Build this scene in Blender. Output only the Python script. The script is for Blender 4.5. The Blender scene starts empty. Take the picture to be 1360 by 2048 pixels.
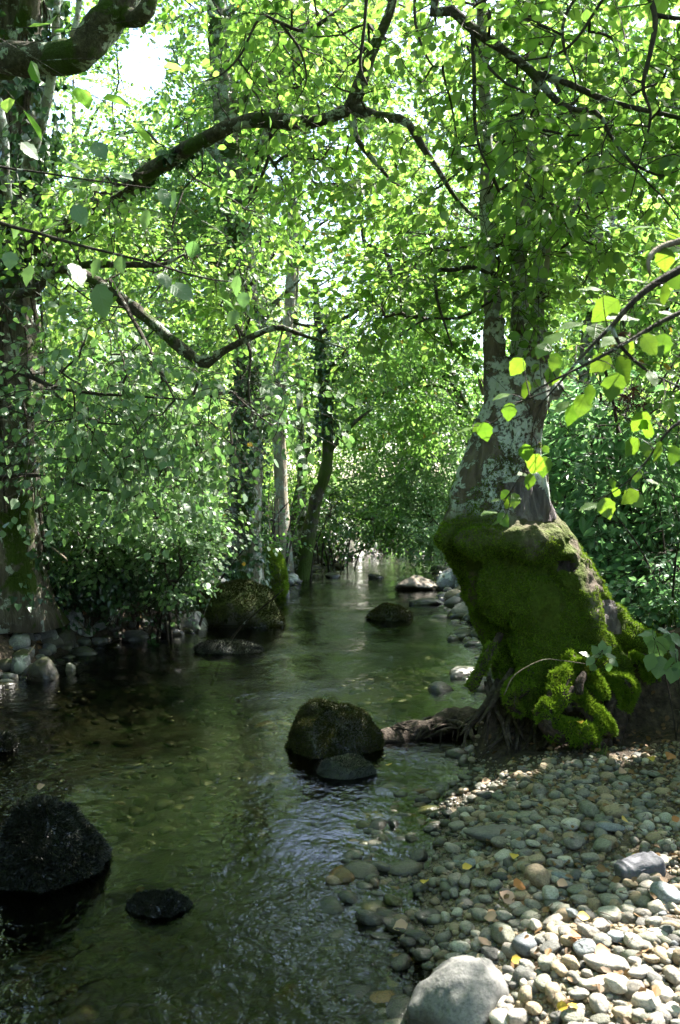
import bpy, math, random
import numpy as np
from mathutils import Vector, Matrix

# ------------------------------------------------------------------ camera, light, exposure
scene = bpy.context.scene
COL = scene.collection
PW, PH = 1360, 2048
F = 1847.0                       # focal length in photo pixels
HORIZON = 975.0
CAMZ = 1.5
PITCH = math.atan((1024 - HORIZON) / F)
cam_d = bpy.data.cameras.new('camera')
cam = bpy.data.objects.new('camera', cam_d)
COL.objects.link(cam)
cam.location = (0, 0, CAMZ)
cam.rotation_euler = (math.pi / 2 - PITCH, 0, 0)
cam_d.sensor_fit = 'VERTICAL'
cam_d.sensor_height = 24.0
cam_d.lens = F / PH * 24.0
cam_d.clip_start = 0.05
cam_d.clip_end = 2000
cam_d.dof.use_dof = True
cam_d.dof.focus_distance = 5.6
cam_d.dof.aperture_fstop = 4.0
scene.camera = cam

SUN_AZ, SUN_EL = math.radians(50), math.radians(54)
SUN = np.array([math.sin(SUN_AZ) * math.cos(SUN_EL), math.cos(SUN_AZ) * math.cos(SUN_EL), math.sin(SUN_EL)])
world = bpy.data.worlds.new('World')
scene.world = world
world.use_nodes = True
wn = world.node_tree
for n in list(wn.nodes):
    wn.nodes.remove(n)
sky = wn.nodes.new('ShaderNodeTexSky')
sky.sky_type = 'NISHITA'
sky.sun_disc = False
sky.sun_elevation = SUN_EL
sky.sun_rotation = SUN_AZ
sky.air_density = 1.0
sky.dust_density = 2.0
bg = wn.nodes.new('ShaderNodeBackground')
bg.inputs['Strength'].default_value = 0.135
wo = wn.nodes.new('ShaderNodeOutputWorld')
wn.links.new(sky.outputs[0], bg.inputs[0])
wn.links.new(bg.outputs[0], wo.inputs[0])
sun_d = bpy.data.lights.new('sun', 'SUN')
sun_d.energy = 5.0
sun_d.angle = math.radians(0.5)
sun_d.color = (1.0, 0.95, 0.87)
sun_o = bpy.data.objects.new('sun', sun_d)
COL.objects.link(sun_o)
sun_o.location = tuple(SUN * 60)
sun_o.rotation_euler = Vector(SUN).to_track_quat('Z', 'Y').to_euler()
scene.view_settings.view_transform = 'Standard'
scene.view_settings.look = 'None'
scene.view_settings.exposure = 2.72
scene.view_settings.gamma = 1.0
scene.render.engine = 'CYCLES'
cy = scene.cycles
cy.use_denoising = True
cy.max_bounces = 12
cy.diffuse_bounces = 6
cy.glossy_bounces = 3
cy.transmission_bounces = 8
cy.transparent_max_bounces = 8
cy.caustics_reflective = False
cy.caustics_refractive = False
cy.use_adaptive_sampling = True
cy.adaptive_threshold = 0.015
cy.sample_clamp_indirect = 8.0

# ------------------------------------------------------------------ small maths
def at(px, py, Y):
    """world point on the vertical plane at distance Y seen at a photo pixel"""
    cp, sp = math.cos(PITCH), math.sin(PITCH)
    u, v = px - 680.0, 1024.0 - py
    d = np.array([u, F * cp + v * sp, -F * sp + v * cp])
    return d * (Y / d[1]) + np.array([0, 0, CAMZ])

def ground_at(px, py, z=0.0):
    cp, sp = math.cos(PITCH), math.sin(PITCH)
    u, v = px - 680.0, 1024.0 - py
    d = np.array([u, F * cp + v * sp, -F * sp + v * cp])
    return d * ((z - CAMZ) / d[2]) + np.array([0, 0, CAMZ])

def project(p):
    p = np.asarray(p, float)
    cp, sp = math.cos(PITCH), math.sin(PITCH)
    x, y, z = p[..., 0], p[..., 1], p[..., 2] - CAMZ
    fy = y * cp - z * sp
    fz = y * sp + z * cp
    fy = np.where(np.abs(fy) < 1e-6, 1e-6, fy)
    return 680 + F * x / fy, 1024 - F * fz / fy, fy

def _hash(i, j, k, seed):
    n = (i.astype(np.int64) * 374761393 + j.astype(np.int64) * 668265263 + k.astype(np.int64) * 1274126177 + seed * 974634777) & 0xffffffff
    n = ((n ^ (n >> 13)) * 1274126177) & 0xffffffff
    n = ((n ^ (n >> 16)) * 2246822519) & 0xffffffff
    return ((n ^ (n >> 15)) & 0xffffff) / float(0xffffff)

def vnoise(p, seed=0):
    p = np.asarray(p, float)
    i = np.floor(p).astype(np.int64)
    f = p - i
    f = f * f * (3 - 2 * f)
    out = 0
    for a in (0, 1):
        for b in (0, 1):
            for c in (0, 1):
                w = (f[..., 0] if a else 1 - f[..., 0]) * (f[..., 1] if b else 1 - f[..., 1]) * (f[..., 2] if c else 1 - f[..., 2])
                out = out + w * _hash(i[..., 0] + a, i[..., 1] + b, i[..., 2] + c, seed)
    return out * 2 - 1

def fbm(p, octaves=4, seed=0, gain=0.5):
    p = np.asarray(p, float)
    s, a = 0, 1.0
    for o in range(octaves):
        s = s + a * vnoise(p * (2.03 ** o) + o * 17.3, seed + o)
        a *= gain
    return s

def sstep(a, b, x):
    t = np.clip((x - a) / (b - a), 0, 1)
    return t * t * (3 - 2 * t)

def unit(v):
    v = np.asarray(v, float)
    return v / np.maximum(np.linalg.norm(v, axis=-1, keepdims=True), 1e-9)

# ------------------------------------------------------------------ mesh builder
class MB:
    def __init__(self):
        self.v, self.f, self.n, self.uv, self.has_uv = [], [], 0, [], False

    def add(self, v, faces, mi=0, uv=None):
        """faces: (M,4) or (M,3) index array"""
        v = np.asarray(v, np.float32).reshape(-1, 3)
        faces = np.asarray(faces, np.int64)
        self.f.append((faces + self.n, mi))
        self.v.append(v)
        self.uv.append(uv)
        if uv is not None:
            self.has_uv = True
        self.n += len(v)

    def build(self, name, mats, parent=None, smooth=True):
        me = bpy.data.meshes.new(name)
        V = np.concatenate(self.v)
        me.vertices.add(len(V))
        me.vertices.foreach_set('co', V.ravel())
        loops, tot, mi = [], [], []
        for f, m in self.f:
            loops.append(f.ravel())
            tot.append(np.full(len(f), f.shape[1], np.int32))
            mi.append(np.full(len(f), m, np.int32))
        loops = np.concatenate(loops).astype(np.int32)
        tot = np.concatenate(tot)
        mi = np.concatenate(mi)
        start = np.concatenate([[0], np.cumsum(tot)[:-1]]).astype(np.int32)
        me.loops.add(len(loops))
        me.loops.foreach_set('vertex_index', loops)
        me.polygons.add(len(tot))
        me.polygons.foreach_set('loop_start', start)
        me.polygons.foreach_set('loop_total', tot)
        me.polygons.foreach_set('material_index', mi)
        me.polygons.foreach_set('use_smooth', np.full(len(tot), smooth))
        if self.has_uv:
            U = np.concatenate([u if u is not None else np.zeros((len(v), 2), np.float32) for u, v in zip(self.uv, self.v)])
            lay = me.uv_layers.new(name='UVMap')
            lay.data.foreach_set('uv', U[loops].astype(np.float32).ravel())
        for m in (mats if isinstance(mats, (list, tuple)) else [mats]):
            me.materials.append(m)
        me.update(calc_edges=True)
        ob = bpy.data.objects.new(name, me)
        COL.objects.link(ob)
        if parent is not None:
            ob.parent = parent
            ob.matrix_parent_inverse = Matrix.Translation(-parent.location)
        return ob

def tag(o, label, cat, group=None):
    o['label'] = label
    o['category'] = cat
    if group:
        o['group'] = group
    return o

def thing(name, loc, label, cat, group=None):
    o = bpy.data.objects.new(name, None)
    COL.objects.link(o)
    o.location = tuple(float(c) for c in loc)
    o.empty_display_size = 0.1
    return tag(o, label, cat, group)

def spath(pts, n):
    """Catmull-Rom through rows of any width, resampled to n rows"""
    P = np.asarray(pts, float)
    if len(P) == 2:
        t = np.linspace(0, 1, n)[:, None]
        return P[0] * (1 - t) + P[1] * t
    d = np.linalg.norm(np.diff(P[:, :3], axis=0), axis=1)
    cum = np.concatenate([[0], np.cumsum(d)])
    E = np.vstack([2 * P[0] - P[1], P, 2 * P[-1] - P[-2]])
    out = []
    for s in np.linspace(0, cum[-1], n):
        i = min(max(int(np.searchsorted(cum, s, 'right')) - 1, 0), len(P) - 2)
        t = (s - cum[i]) / max(d[i], 1e-9)
        a, b, c, e = E[i], E[i + 1], E[i + 2], E[i + 3]
        out.append(0.5 * (2 * b + (c - a) * t + (2 * a - 5 * b + 4 * c - e) * t * t + (3 * b - a - 3 * c + e) * t ** 3))
    return np.array(out)

def tube(path, rad, k=10, bump=0.0, freq=6.0, seed=0, flute=0.0, nfl=5):
    P = np.asarray(path, float)
    rad = np.maximum(np.asarray(rad, float), 1e-4)
    T = unit(np.gradient(P, axis=0))
    N = np.zeros_like(P)
    ref = np.array([1.0, 0, 0]) if abs(T[0][0]) < 0.8 else np.array([0, 1.0, 0])
    n = unit(ref - T[0] * (ref @ T[0]))
    for i in range(len(P)):
        n = unit(n - T[i] * (n @ T[i]))
        N[i] = n
    B = np.cross(T, N)
    a = np.linspace(0, 2 * np.pi, k, endpoint=False)
    dirs = N[:, None, :] * np.cos(a)[None, :, None] + B[:, None, :] * np.sin(a)[None, :, None]
    r = np.repeat(rad[:, None], k, 1)
    if flute:
        tw = np.linspace(0, 1.5, len(P))[:, None]
        r = r * (1 + flute * np.cos(nfl * a[None, :] + tw + seed) + flute * .6 * np.cos((nfl + 3) * a[None, :] - tw * 2 + seed * 2))
    if bump:
        r = r * (1 + bump * fbm((P[:, None, :] + dirs * rad[:, None, None]) * freq, 3, seed))
    V = (P[:, None, :] + dirs * r[:, :, None]).reshape(-1, 3)
    m = len(P)
    i = np.arange(m - 1)[:, None] * k
    j = np.arange(k)[None, :]
    j2 = (j + 1) % k
    q = np.stack([i + j, i + j2, i + k + j2, i + k + j], -1).reshape(-1, 4)
    V = np.vstack([V, P[0], P[-1]])
    c0, c1 = m * k, m * k + 1
    jj = np.arange(k)
    t0 = np.stack([np.full(k, c0), (jj + 1) % k, jj], -1)
    t1 = np.stack([np.full(k, c1), (m - 1) * k + jj, (m - 1) * k + (jj + 1) % k], -1)
    return V, q, np.vstack([t0, t1])

def add_tube(mb, path, rad, k=10, mi=0, **kw):
    v, q, t = tube(path, rad, k, **kw)
    n0 = mb.n
    mb.add(v, q, mi)
    mb.f.append((t + n0, mi))

def add_edges(mb, P0, P1, r0, r1, rng, mi=0, k=5, m=5, sag=0.08):
    """many thin curved twigs at once"""
    P0, P1 = np.asarray(P0, float), np.asarray(P1, float)
    N = len(P0)
    if N == 0:
        return
    L = np.linalg.norm(P1 - P0, axis=1, keepdims=True)
    mid = (P0 + P1) / 2 + rng.normal(size=(N, 3)) * L * sag
    t = np.linspace(0, 1, m)[None, :, None]
    C = (1 - t) ** 2 * P0[:, None] + 2 * t * (1 - t) * mid[:, None] + t ** 2 * P1[:, None]
    d = unit(P1 - P0)
    ref = np.where(np.abs(d[:, 2:3]) < 0.8, np.array([[0, 0, 1.0]]), np.array([[1.0, 0, 0]]))
    u = unit(np.cross(d, ref))
    w = np.cross(d, u)
    a = np.linspace(0, 2 * np.pi, k, endpoint=False)
    ring = u[:, None] * np.cos(a)[None, :, None] + w[:, None] * np.sin(a)[None, :, None]
    R = np.asarray(r0)[:, None] * (1 - t[0, :, 0]) + np.asarray(r1)[:, None] * t[0, :, 0]
    V = C[:, :, None, :] + ring[:, None] * R[:, :, None, None]
    i = np.arange(m - 1)[:, None] * k
    j = np.arange(k)[None, :]
    q = np.stack([i + j, i + (j + 1) % k, i + k + (j + 1) % k, i + k + j], -1).reshape(-1, 4)
    Q = (q[None] + (np.arange(N) * m * k)[:, None, None]).reshape(-1, 4)
    mb.add(V.reshape(-1, 3), Q, mi)

# ------------------------------------------------------------------ node helpers
class NT:
    def __init__(self, name):
        self.m = bpy.data.materials.new(name)
        self.m.use_nodes = True
        self.t = self.m.node_tree
        for n in list(self.t.nodes):
            self.t.nodes.remove(n)
        self.out = self.t.nodes.new('ShaderNodeOutputMaterial')

    def n(self, typ, ins=None, **attrs):
        nd = self.t.nodes.new('ShaderNode' + typ)
        for k, v in attrs.items():
            setattr(nd, k, v)
        for k, v in (ins or {}).items():
            s = nd.inputs[k]
            if isinstance(v, bpy.types.NodeSocket):
                self.t.links.new(v, s)
            else:
                if isinstance(v, (tuple, list)) and len(v) == 3 and s.type == 'RGBA':
                    v = (*v, 1)
                s.default_value = v
        return nd

    def noise(self, vec, scale, detail=4, rough=0.55, dist=0.0):
        return self.n('TexNoise', {'Vector': vec, 'Scale': scale, 'Detail': detail, 'Roughness': rough, 'Distortion': dist}).outputs['Fac']

    def ramp(self, fac, stops, interp='LINEAR'):
        nd = self.n('ValToRGB', {'Fac': fac})
        cr = nd.color_ramp
        cr.interpolation = interp
        while len(cr.elements) < len(stops):
            cr.elements.new(0.5)
        for e, (p, c) in zip(cr.elements, stops):
            e.position = p
            e.color = (*c, 1) if len(c) == 3 else c
        return nd.outputs['Color']

    def rng(self, v, a, b, c=0.0, d=1.0):
        return self.n('MapRange', {'Value': v, 'From Min': a, 'From Max': b, 'To Min': c, 'To Max': d}, interpolation_type='SMOOTHSTEP').outputs['Result']

    def math(self, op, a, b=0.0):
        return self.n('Math', {0: a, 1: b}, operation=op).outputs[0]

    def mix(self, fac, a, b, mode='MIX'):
        nd = self.n('Mix', None, data_type='RGBA', blend_type=mode)
        for s, v in ((nd.inputs[0], fac), (nd.inputs[6], a), (nd.inputs[7], b)):
            if isinstance(v, bpy.types.NodeSocket):
                self.t.links.new(v, s)
            else:
                s.default_value = (*v, 1) if isinstance(v, (tuple, list)) and len(v) == 3 else v
        return nd.outputs[2]

    def bump(self, h, strength=0.5, dist=0.02, normal=None):
        ins = {'Height': h, 'Strength': strength, 'Distance': dist}
        if normal is not None:
            ins['Normal'] = normal
        return self.n('Bump', ins).outputs[0]

    def pos(self):
        return self.n('NewGeometry').outputs['Position']

    def end(self, sh):
        self.t.links.new(sh, self.out.inputs['Surface'])
        return self.m

def stretch(N, vec, s):
    return N.n('Mapping', {'Vector': vec, 'Scale': s}).outputs[0]

# ------------------------------------------------------------------ materials
def mat_leaf(name, dark, light, tdark, tlight, trans=0.42, rough=0.42, spec=0.5, veins=False, odd=None, patch=None):
    N = NT(name)
    r = N.n('NewGeometry').outputs['Random Per Island']
    stops, ts = [(0.0, dark), (0.9, light)], [(0.0, tdark), (0.9, tlight)]
    if odd:
        stops += [(0.975, light), (0.985, odd)]
        ts += [(0.975, tlight), (0.985, odd)]
    col = N.ramp(r, stops)
    tcol = N.ramp(r, ts)
    if patch:
        pp = N.pos()
        f = N.rng(N.noise(pp, 5.5, 5, .65, .3), .53, .68, 0, .6)
        col = N.mix(f, col, patch)
        tcol = N.mix(f, tcol, patch)
        col = N.mix(1.0, col, N.ramp(N.noise(pp, 14, 4, .6), [(.3, (.55, .6, .5)), (.7, (1.3, 1.25, 1.1))]), 'MULTIPLY')
    ins = {'Base Color': col, 'Roughness': rough, 'Specular IOR Level': spec}
    if veins:
        uv = N.n('UVMap').outputs[0]
        sep = N.n('SeparateXYZ', {0: uv})
        ax = N.math('ABSOLUTE', sep.outputs[1])
        ph = N.math('SUBTRACT', sep.outputs[0], N.math('MULTIPLY', ax, 0.7))
        w = N.math('SINE', N.math('MULTIPLY', ph, 55.0))
        w2 = N.rng(w, 0.6, 1.0)
        mr = N.rng(ax, 0.0, 0.035, 1.0, 0.0)
        vein = N.math('MAXIMUM', N.math('MULTIPLY', w2, 0.7), mr)
        col = N.mix(N.math('MULTIPLY', vein, 0.35), col, tuple(min(c * 1.6 + .01, 1) for c in light))
        tcol = N.mix(N.math('MULTIPLY', vein, 0.45), tcol, tuple(c * 0.45 for c in tdark))
        ins['Base Color'] = col
        ins['Normal'] = N.bump(N.math('SUBTRACT', 1.0, vein), 0.4, 0.002)
    p = N.n('BsdfPrincipled', ins)
    tr = N.n('BsdfTranslucent', {'Color': tcol})
    mx = N.n('MixShader', {0: trans, 1: p.outputs[0], 2: tr.outputs[0]})
    return N.end(mx.outputs[0])

L_HAZEL = mat_leaf('hazel_leaf', (.06, .12, .03), (.12, .19, .05), (.18, .40, .05), (.36, .58, .10), trans=.5)
L_HAZEL_NEAR = mat_leaf('hazel_leaf_near', (.06, .12, .025), (.10, .18, .04), (.15, .33, .02), (.28, .46, .03), trans=.5, veins=True)
L_ALDER = mat_leaf('alder_leaf', (.05, .105, .035), (.105, .18, .06), (.16, .38, .06), (.32, .56, .11), trans=.48, rough=.36, odd=(.30, .22, .03))
L_PALE = mat_leaf('pale_leaf', (.10, .18, .09), (.20, .29, .16), (.16, .36, .09), (.30, .52, .15), trans=.40, rough=.38)
L_PALE_NEAR = mat_leaf('pale_leaf_near', (.09, .165, .085), (.19, .27, .15), (.12, .28, .06), (.22, .40, .10), trans=.4, rough=.4, veins=True)
L_FAR = mat_leaf('woodland_leaf', (.06, .125, .03), (.14, .21, .06), (.24, .46, .07), (.46, .66, .14), trans=.52, rough=.45)
L_FARDARK = mat_leaf('woodland_leaf_dark', (.04, .09, .03), (.08, .145, .05), (.13, .32, .05), (.25, .45, .09), trans=.44, rough=.4)
L_IVY = mat_leaf('ivy_leaf', (.018, .052, .022), (.05, .105, .042), (.03, .09, .02), (.08, .18, .04), trans=.2, rough=.28)
L_ELDER = mat_leaf('elder_leaf', (.06, .15, .08), (.125, .25, .13), (.14, .34, .11), (.26, .48, .16), trans=.42, rough=.36)
L_GRASS = mat_leaf('grass_blade', (.06, .12, .03), (.14, .21, .07), (.1, .22, .03), (.2, .32, .05), trans=.35, rough=.5)
L_MOSS = mat_leaf('moss_tuft', (.08, .155, .012), (.19, .29, .028), (.12, .23, .010), (.25, .38, .028), trans=.3, rough=.7, spec=.15, patch=(.07, .055, .02))
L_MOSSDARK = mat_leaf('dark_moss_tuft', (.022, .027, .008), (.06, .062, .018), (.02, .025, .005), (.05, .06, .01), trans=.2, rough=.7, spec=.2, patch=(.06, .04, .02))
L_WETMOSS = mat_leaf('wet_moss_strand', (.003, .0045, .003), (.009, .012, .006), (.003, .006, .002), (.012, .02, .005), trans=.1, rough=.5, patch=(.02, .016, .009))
L_YELLOW = mat_leaf('yellow_fallen_leaf', (.55, .34, .03), (.62, .45, .06), (.4, .25, .02), (.5, .3, .03), trans=.25, rough=.5)
L_ORANGE = mat_leaf('orange_fallen_leaf', (.42, .15, .04), (.5, .22, .08), (.3, .1, .02), (.4, .15, .03), trans=.2, rough=.6)
L_TAN = mat_leaf('pinkish_fallen_leaf', (.5, .29, .2), (.55, .36, .26), (.3, .15, .1), (.35, .2, .1), trans=.2, rough=.6)
L_LITTER = mat_leaf('leaf_litter', (.06, .035, .015), (.20, .11, .04), (.05, .03, .01), (.1, .05, .02), trans=.1, rough=.7, odd=(.4, .28, .05))

def mat_bark(name, c0, c1, lichen=0.0, moss=0.0, lcol=(.42, .46, .40), mosscol=(.04, .065, .008), zs=.25, scale=14, lscale=7.0):
    N = NT(name)
    p = N.pos()
    s = stretch(N, p, (1, 1, zs))
    a = N.noise(s, scale, 6, .65, .6)
    b = N.noise(s, scale * 3.1, 4, .6)
    h = N.math('ADD', a, N.math('MULTIPLY', b, .4))
    col = N.ramp(a, [(0.3, tuple(c * .45 for c in c0)), (0.5, c0), (0.68, c1)])
    if lichen:
        l1 = N.noise(p, lscale, 5, .62, .3)
        lm = N.rng(l1, .62 - lichen * .2, .66 - lichen * .2)
        l2 = N.noise(p, lscale * 6, 3, .6)
        lm = N.math('MULTIPLY', lm, N.rng(l2, .32, .48))
        col = N.mix(lm, col, N.mix(N.noise(p, 40, 2), tuple(c * .75 for c in lcol), lcol))
        h = N.math('ADD', h, N.math('MULTIPLY', lm, .25))
    if moss:
        m1 = N.noise(p, 3.3, 5, .6, .4)
        mm = N.rng(m1, .60 - moss * .3, .68 - moss * .3)
        col = N.mix(mm, col, N.mix(N.noise(p, 60, 2), tuple(c * .5 for c in mosscol), tuple(c * 1.5 for c in mosscol)))
    bs = N.n('BsdfPrincipled', {'Base Color': col, 'Roughness': .85, 'Specular IOR Level': .25, 'Normal': N.bump(h, .9, .03)})
    return N.end(bs.outputs[0])

B_LEFT = mat_bark('grey_fissured_bark', (.10, .085, .065), (.19, .17, .14), lichen=.35, moss=.35)
B_IVYTREE = mat_bark('pale_ivy_tree_bark', (.15, .135, .10), (.30, .28, .22), lichen=.6, moss=.4)
B_PALE = mat_bark('pale_sunlit_bark', (.28, .24, .18), (.45, .40, .31), lichen=.5)
B_DARK = mat_bark('dark_mossy_bark', (.05, .045, .032), (.10, .09, .065), lichen=.25, moss=.6)
B_MOSSY = mat_bark('lichen_patched_bark', (.13, .105, .08), (.24, .205, .16), lichen=.85, moss=.30, lcol=(.55, .60, .55), lscale=8)
B_STEM = mat_bark('lichen_stem_bark', (.20, .185, .155), (.36, .34, .30), lichen=.75, lcol=(.5, .54, .5), moss=.1)
B_TWIG = mat_bark('dark_twig_bark', (.045, .036, .028), (.09, .075, .058), lichen=.15, scale=30)
B_BRANCH = mat_bark('branch_bark', (.06, .05, .038), (.13, .115, .09), lichen=.45, moss=.3, scale=25, zs=1)
B_ROOT = mat_bark('earthy_root_bark', (.05, .037, .028), (.125, .098, .076), scale=22, zs=1)
B_DEADTWIG = mat_bark('bleached_stick', (.25, .20, .15), (.40, .34, .27), scale=30)
B_WOOD = mat_bark('bare_grey_wood', (.135, .115, .12), (.27, .24, .245), zs=.08, scale=30)
B_WOODDARK = mat_bark('dark_hollow_wood', (.03, .024, .02), (.07, .055, .05), zs=.3, scale=25)

def mat_mosstrunk():
    N = NT('mossy_trunk_bark')
    p = N.pos()
    sep = N.n('SeparateXYZ', {0: p})
    a = N.noise(stretch(N, p, (1, 1, .35)), 12, 6, .65, .5)
    col = N.ramp(a, [(0.3, (.06, .045, .034)), (0.5, (.135, .108, .085)), (0.7, (.22, .185, .15))])
    l1 = N.noise(p, 7.5, 6, .72, .5)
    lm = N.math('MULTIPLY', N.rng(l1, .475, .505), N.rng(N.noise(p, 40, 4, .7), .36, .46))
    lm = N.math('MULTIPLY', lm, N.rng(sep.outputs[2], 1.30, 1.45))
    col = N.mix(lm, col, N.mix(N.noise(p, 30, 3), (.40, .45, .40), (.66, .70, .66)))
    m1 = N.noise(p, 2.6, 5, .6, .3)
    top = N.rng(N.math('ADD', sep.outputs[2], N.math('MULTIPLY', m1, .9)), 1.62, 1.90, 1, 0)
    mm = N.math('MULTIPLY', top, N.rng(m1, .34, .44))
    mcol = N.mix(N.noise(p, 70, 3), (.022, .035, .004), (.085, .12, .012))
    col = N.mix(mm, col, mcol)
    h = N.math('ADD', a, N.math('MULTIPLY', N.math('MULTIPLY', N.noise(p, 55, 4), mm), .7))
    h = N.math('ADD', h, N.math('MULTIPLY', lm, .3))
    bs = N.n('BsdfPrincipled', {'Base Color': col, 'Roughness': .9, 'Specular IOR Level': .2, 'Normal': N.bump(h, 1.0, .03)})
    return N.end(bs.outputs[0])
B_TRUNKMOSS = mat_mosstrunk()

def mat_stone(name, c0, c1, moss=0.0, mosscol=(.035, .055, .008), scale=9.0, rnd=True, wet=True, lich=0.0, speck=.5):
    N = NT(name)
    p = N.pos()
    oc = N.n('TexCoord').outputs['Object']
    big = N.noise(oc, scale * .35, 4, .6)
    fine = N.noise(p, scale * 22, 3, .6)
    col = N.ramp(big, [(0.3, c0), (0.7, c1)])
    col = N.mix(speck, col, N.ramp(fine, [(0.32, (.25, .25, .25)), (.5, (1, 1, 1)), (.72, (1.35, 1.35, 1.32))]), 'MULTIPLY')
    if rnd:
        r = N.n('ObjectInfo').outputs['Random']
        ri = N.n('NewGeometry').outputs['Random Per Island']
        rr = N.n('Math', {0: N.math('ADD', r, ri), 1: 1.0}, operation='FRACT').outputs[0]
        col = N.mix(1.0, col, N.ramp(rr, [(0, (.62, .62, .60)), (.35, (1.0, .97, .9)), (.7, (.85, .9, .84)), (1, (1.25, 1.22, 1.15))]), 'MULTIPLY')
    rough = .75
    if lich:
        lm = N.rng(N.noise(p, 6, 4, .6), .55 - lich * .15, .62 - lich * .15)
        col = N.mix(lm, col, (.36, .38, .34))
    if moss:
        nz = N.n('SeparateXYZ', {0: N.n('NewGeometry').outputs['Normal']}).outputs[2]
        m = N.rng(N.math('ADD', N.math('MULTIPLY', nz, .5), N.noise(p, 5, 4, .6)), 1.05 - moss * .6, 1.2 - moss * .6)
        col = N.mix(m, col, N.mix(N.noise(p, 60, 3), tuple(c * .45 for c in mosscol), tuple(c * 1.6 for c in mosscol)))
    z = N.n('SeparateXYZ', {0: p}).outputs[2]
    if wet:
        w = N.rng(N.math('ADD', z, N.math('MULTIPLY', N.noise(p, 5, 3), .05)), .055, .12, 1, 0)
        col = N.mix(w, col, N.mix(1.0, col, (.36, .35, .32), 'MULTIPLY'))
        rough = N.math('SUBTRACT', .78, N.math('MULTIPLY', w, .52))
    bs = N.n('BsdfPrincipled', {'Base Color': col, 'Roughness': rough, 'Specular IOR Level': .45,
             'Normal': N.bump(N.math('ADD', N.noise(p, scale * 6, 5, .65), N.math('MULTIPLY', big, .5)), .55, .012)})
    return N.end(bs.outputs[0])

S_GREY = mat_stone('grey_stone', (.18, .165, .15), (.29, .265, .24))
S_PALE = mat_stone('pale_stone', (.34, .31, .28), (.50, .46, .415))
S_TAN = mat_stone('tan_stone', (.25, .19, .13), (.36, .285, .20))
S_DARK = mat_stone('dark_stone', (.075, .072, .07), (.15, .145, .14))
S_GREEN = mat_stone('greenish_stone', (.14, .142, .115), (.215, .212, .175))
S_BLUE = mat_stone('bluish_stone', (.16, .175, .20), (.24, .26, .29))
S_OLIVE = mat_stone('olive_algae_stone', (.11, .115, .035), (.22, .215, .07))
S_OCHRE = mat_stone('ochre_algae_stone', (.22, .12, .03), (.32, .2, .06))
S_BOULDER = mat_stone('grey_boulder_stone', (.12, .117, .112), (.21, .205, .195), scale=4, rnd=False)
S_BOULDERDARK = mat_stone('dark_boulder_stone', (.045, .041, .036), (.09, .083, .07), moss=.5, mosscol=(.03, .034, .008), scale=4, rnd=False)
S_BANKROCK = mat_stone('bank_rock_stone', (.11, .11, .112), (.215, .215, .215), moss=.3, scale=4, rnd=False, lich=.2)
S_WETROCK = mat_stone('wet_dark_stone', (.02, .023, .020), (.045, .048, .042), moss=.4, mosscol=(.015, .022, .006), scale=4, rnd=False, wet=False)
S_MOSSROCK = mat_stone('mossy_rock_stone', (.06, .055, .045), (.11, .10, .08), moss=1.0, mosscol=(.05, .06, .008), scale=4, rnd=False)
S_BANKTAN = mat_stone('dappled_tan_rock', (.13, .10, .075), (.23, .185, .14), moss=.15, scale=4, rnd=False)
S_BLACK = mat_stone('slate_black_stone', (.075, .075, .09), (.13, .13, .15), scale=5, rnd=False, wet=False)

def mat_ground():
    N = NT('bank_soil_and_stream_bed')
    p = N.pos()
    sep = N.n('SeparateXYZ', {0: p})
    z = sep.outputs[2]
    n1 = N.noise(p, 1.3, 5, .6)
    n2 = N.noise(p, 26, 4, .65)
    soil = N.ramp(n2, [(0.3, (.022, .016, .011)), (.5, (.055, .04, .028)), (.72, (.11, .082, .055))])
    grit = N.ramp(N.noise(p, 140, 2, .6), [(0.3, (.10, .08, .055)), (.5, (.22, .17, .11)), (.7, (.38, .32, .24))])
    gm = N.rng(N.math('ADD', z, N.math('MULTIPLY', n1, .25)), .24, .36, 1, 0)
    gm = N.math('MULTIPLY', gm, N.rng(N.math('ADD', sep.outputs[1], N.math('MULTIPLY', n1, .5)), 4.45, 4.75, 1, 0))
    col = N.mix(gm, soil, grit)
    v = N.n('TexVoronoi', {'Vector': p, 'Scale': 11.0, 'Randomness': 1.0})
    vc = N.n('SeparateColor', {0: v.outputs['Color']}).outputs[0]
    bed = N.ramp(vc, [(0, (.018, .015, .008)), (.4, (.05, .042, .018)), (.7, (.10, .075, .033)), (1, (.16, .125, .06))])
    bed = N.mix(N.rng(v.outputs['Distance'], .25, .6, 0, .8), bed, (.012, .011, .006))
    bed = N.mix(N.math('MULTIPLY', N.rng(N.noise(p, .9, 4, .6), .45, .62), .8), bed, (.022, .026, .007))
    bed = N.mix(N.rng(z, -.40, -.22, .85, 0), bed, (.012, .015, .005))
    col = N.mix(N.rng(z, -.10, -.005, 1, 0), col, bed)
    grass = N.ramp(N.noise(p, 3, 4), [(.3, (.07, .12, .02)), (.7, (.16, .22, .05))])
    col = N.mix(N.rng(sep.outputs[1], 24, 30), col, grass)
    wetm = N.rng(z, .0, .07, 1, 0)
    col = N.mix(wetm, col, N.mix(1.0, col, (.5, .5, .5), 'MULTIPLY'))
    h = N.math('ADD', n2, N.math('MULTIPLY', N.noise(p, 90, 3), .5))
    bs = N.n('BsdfPrincipled', {'Base Color': col, 'Roughness': N.math('SUBTRACT', .9, N.math('MULTIPLY', wetm, .5)), 'Specular IOR Level': .3, 'Normal': N.bump(h, .8, .03)})
    return N.end(bs.outputs[0])
G_GROUND = mat_ground()

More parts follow.
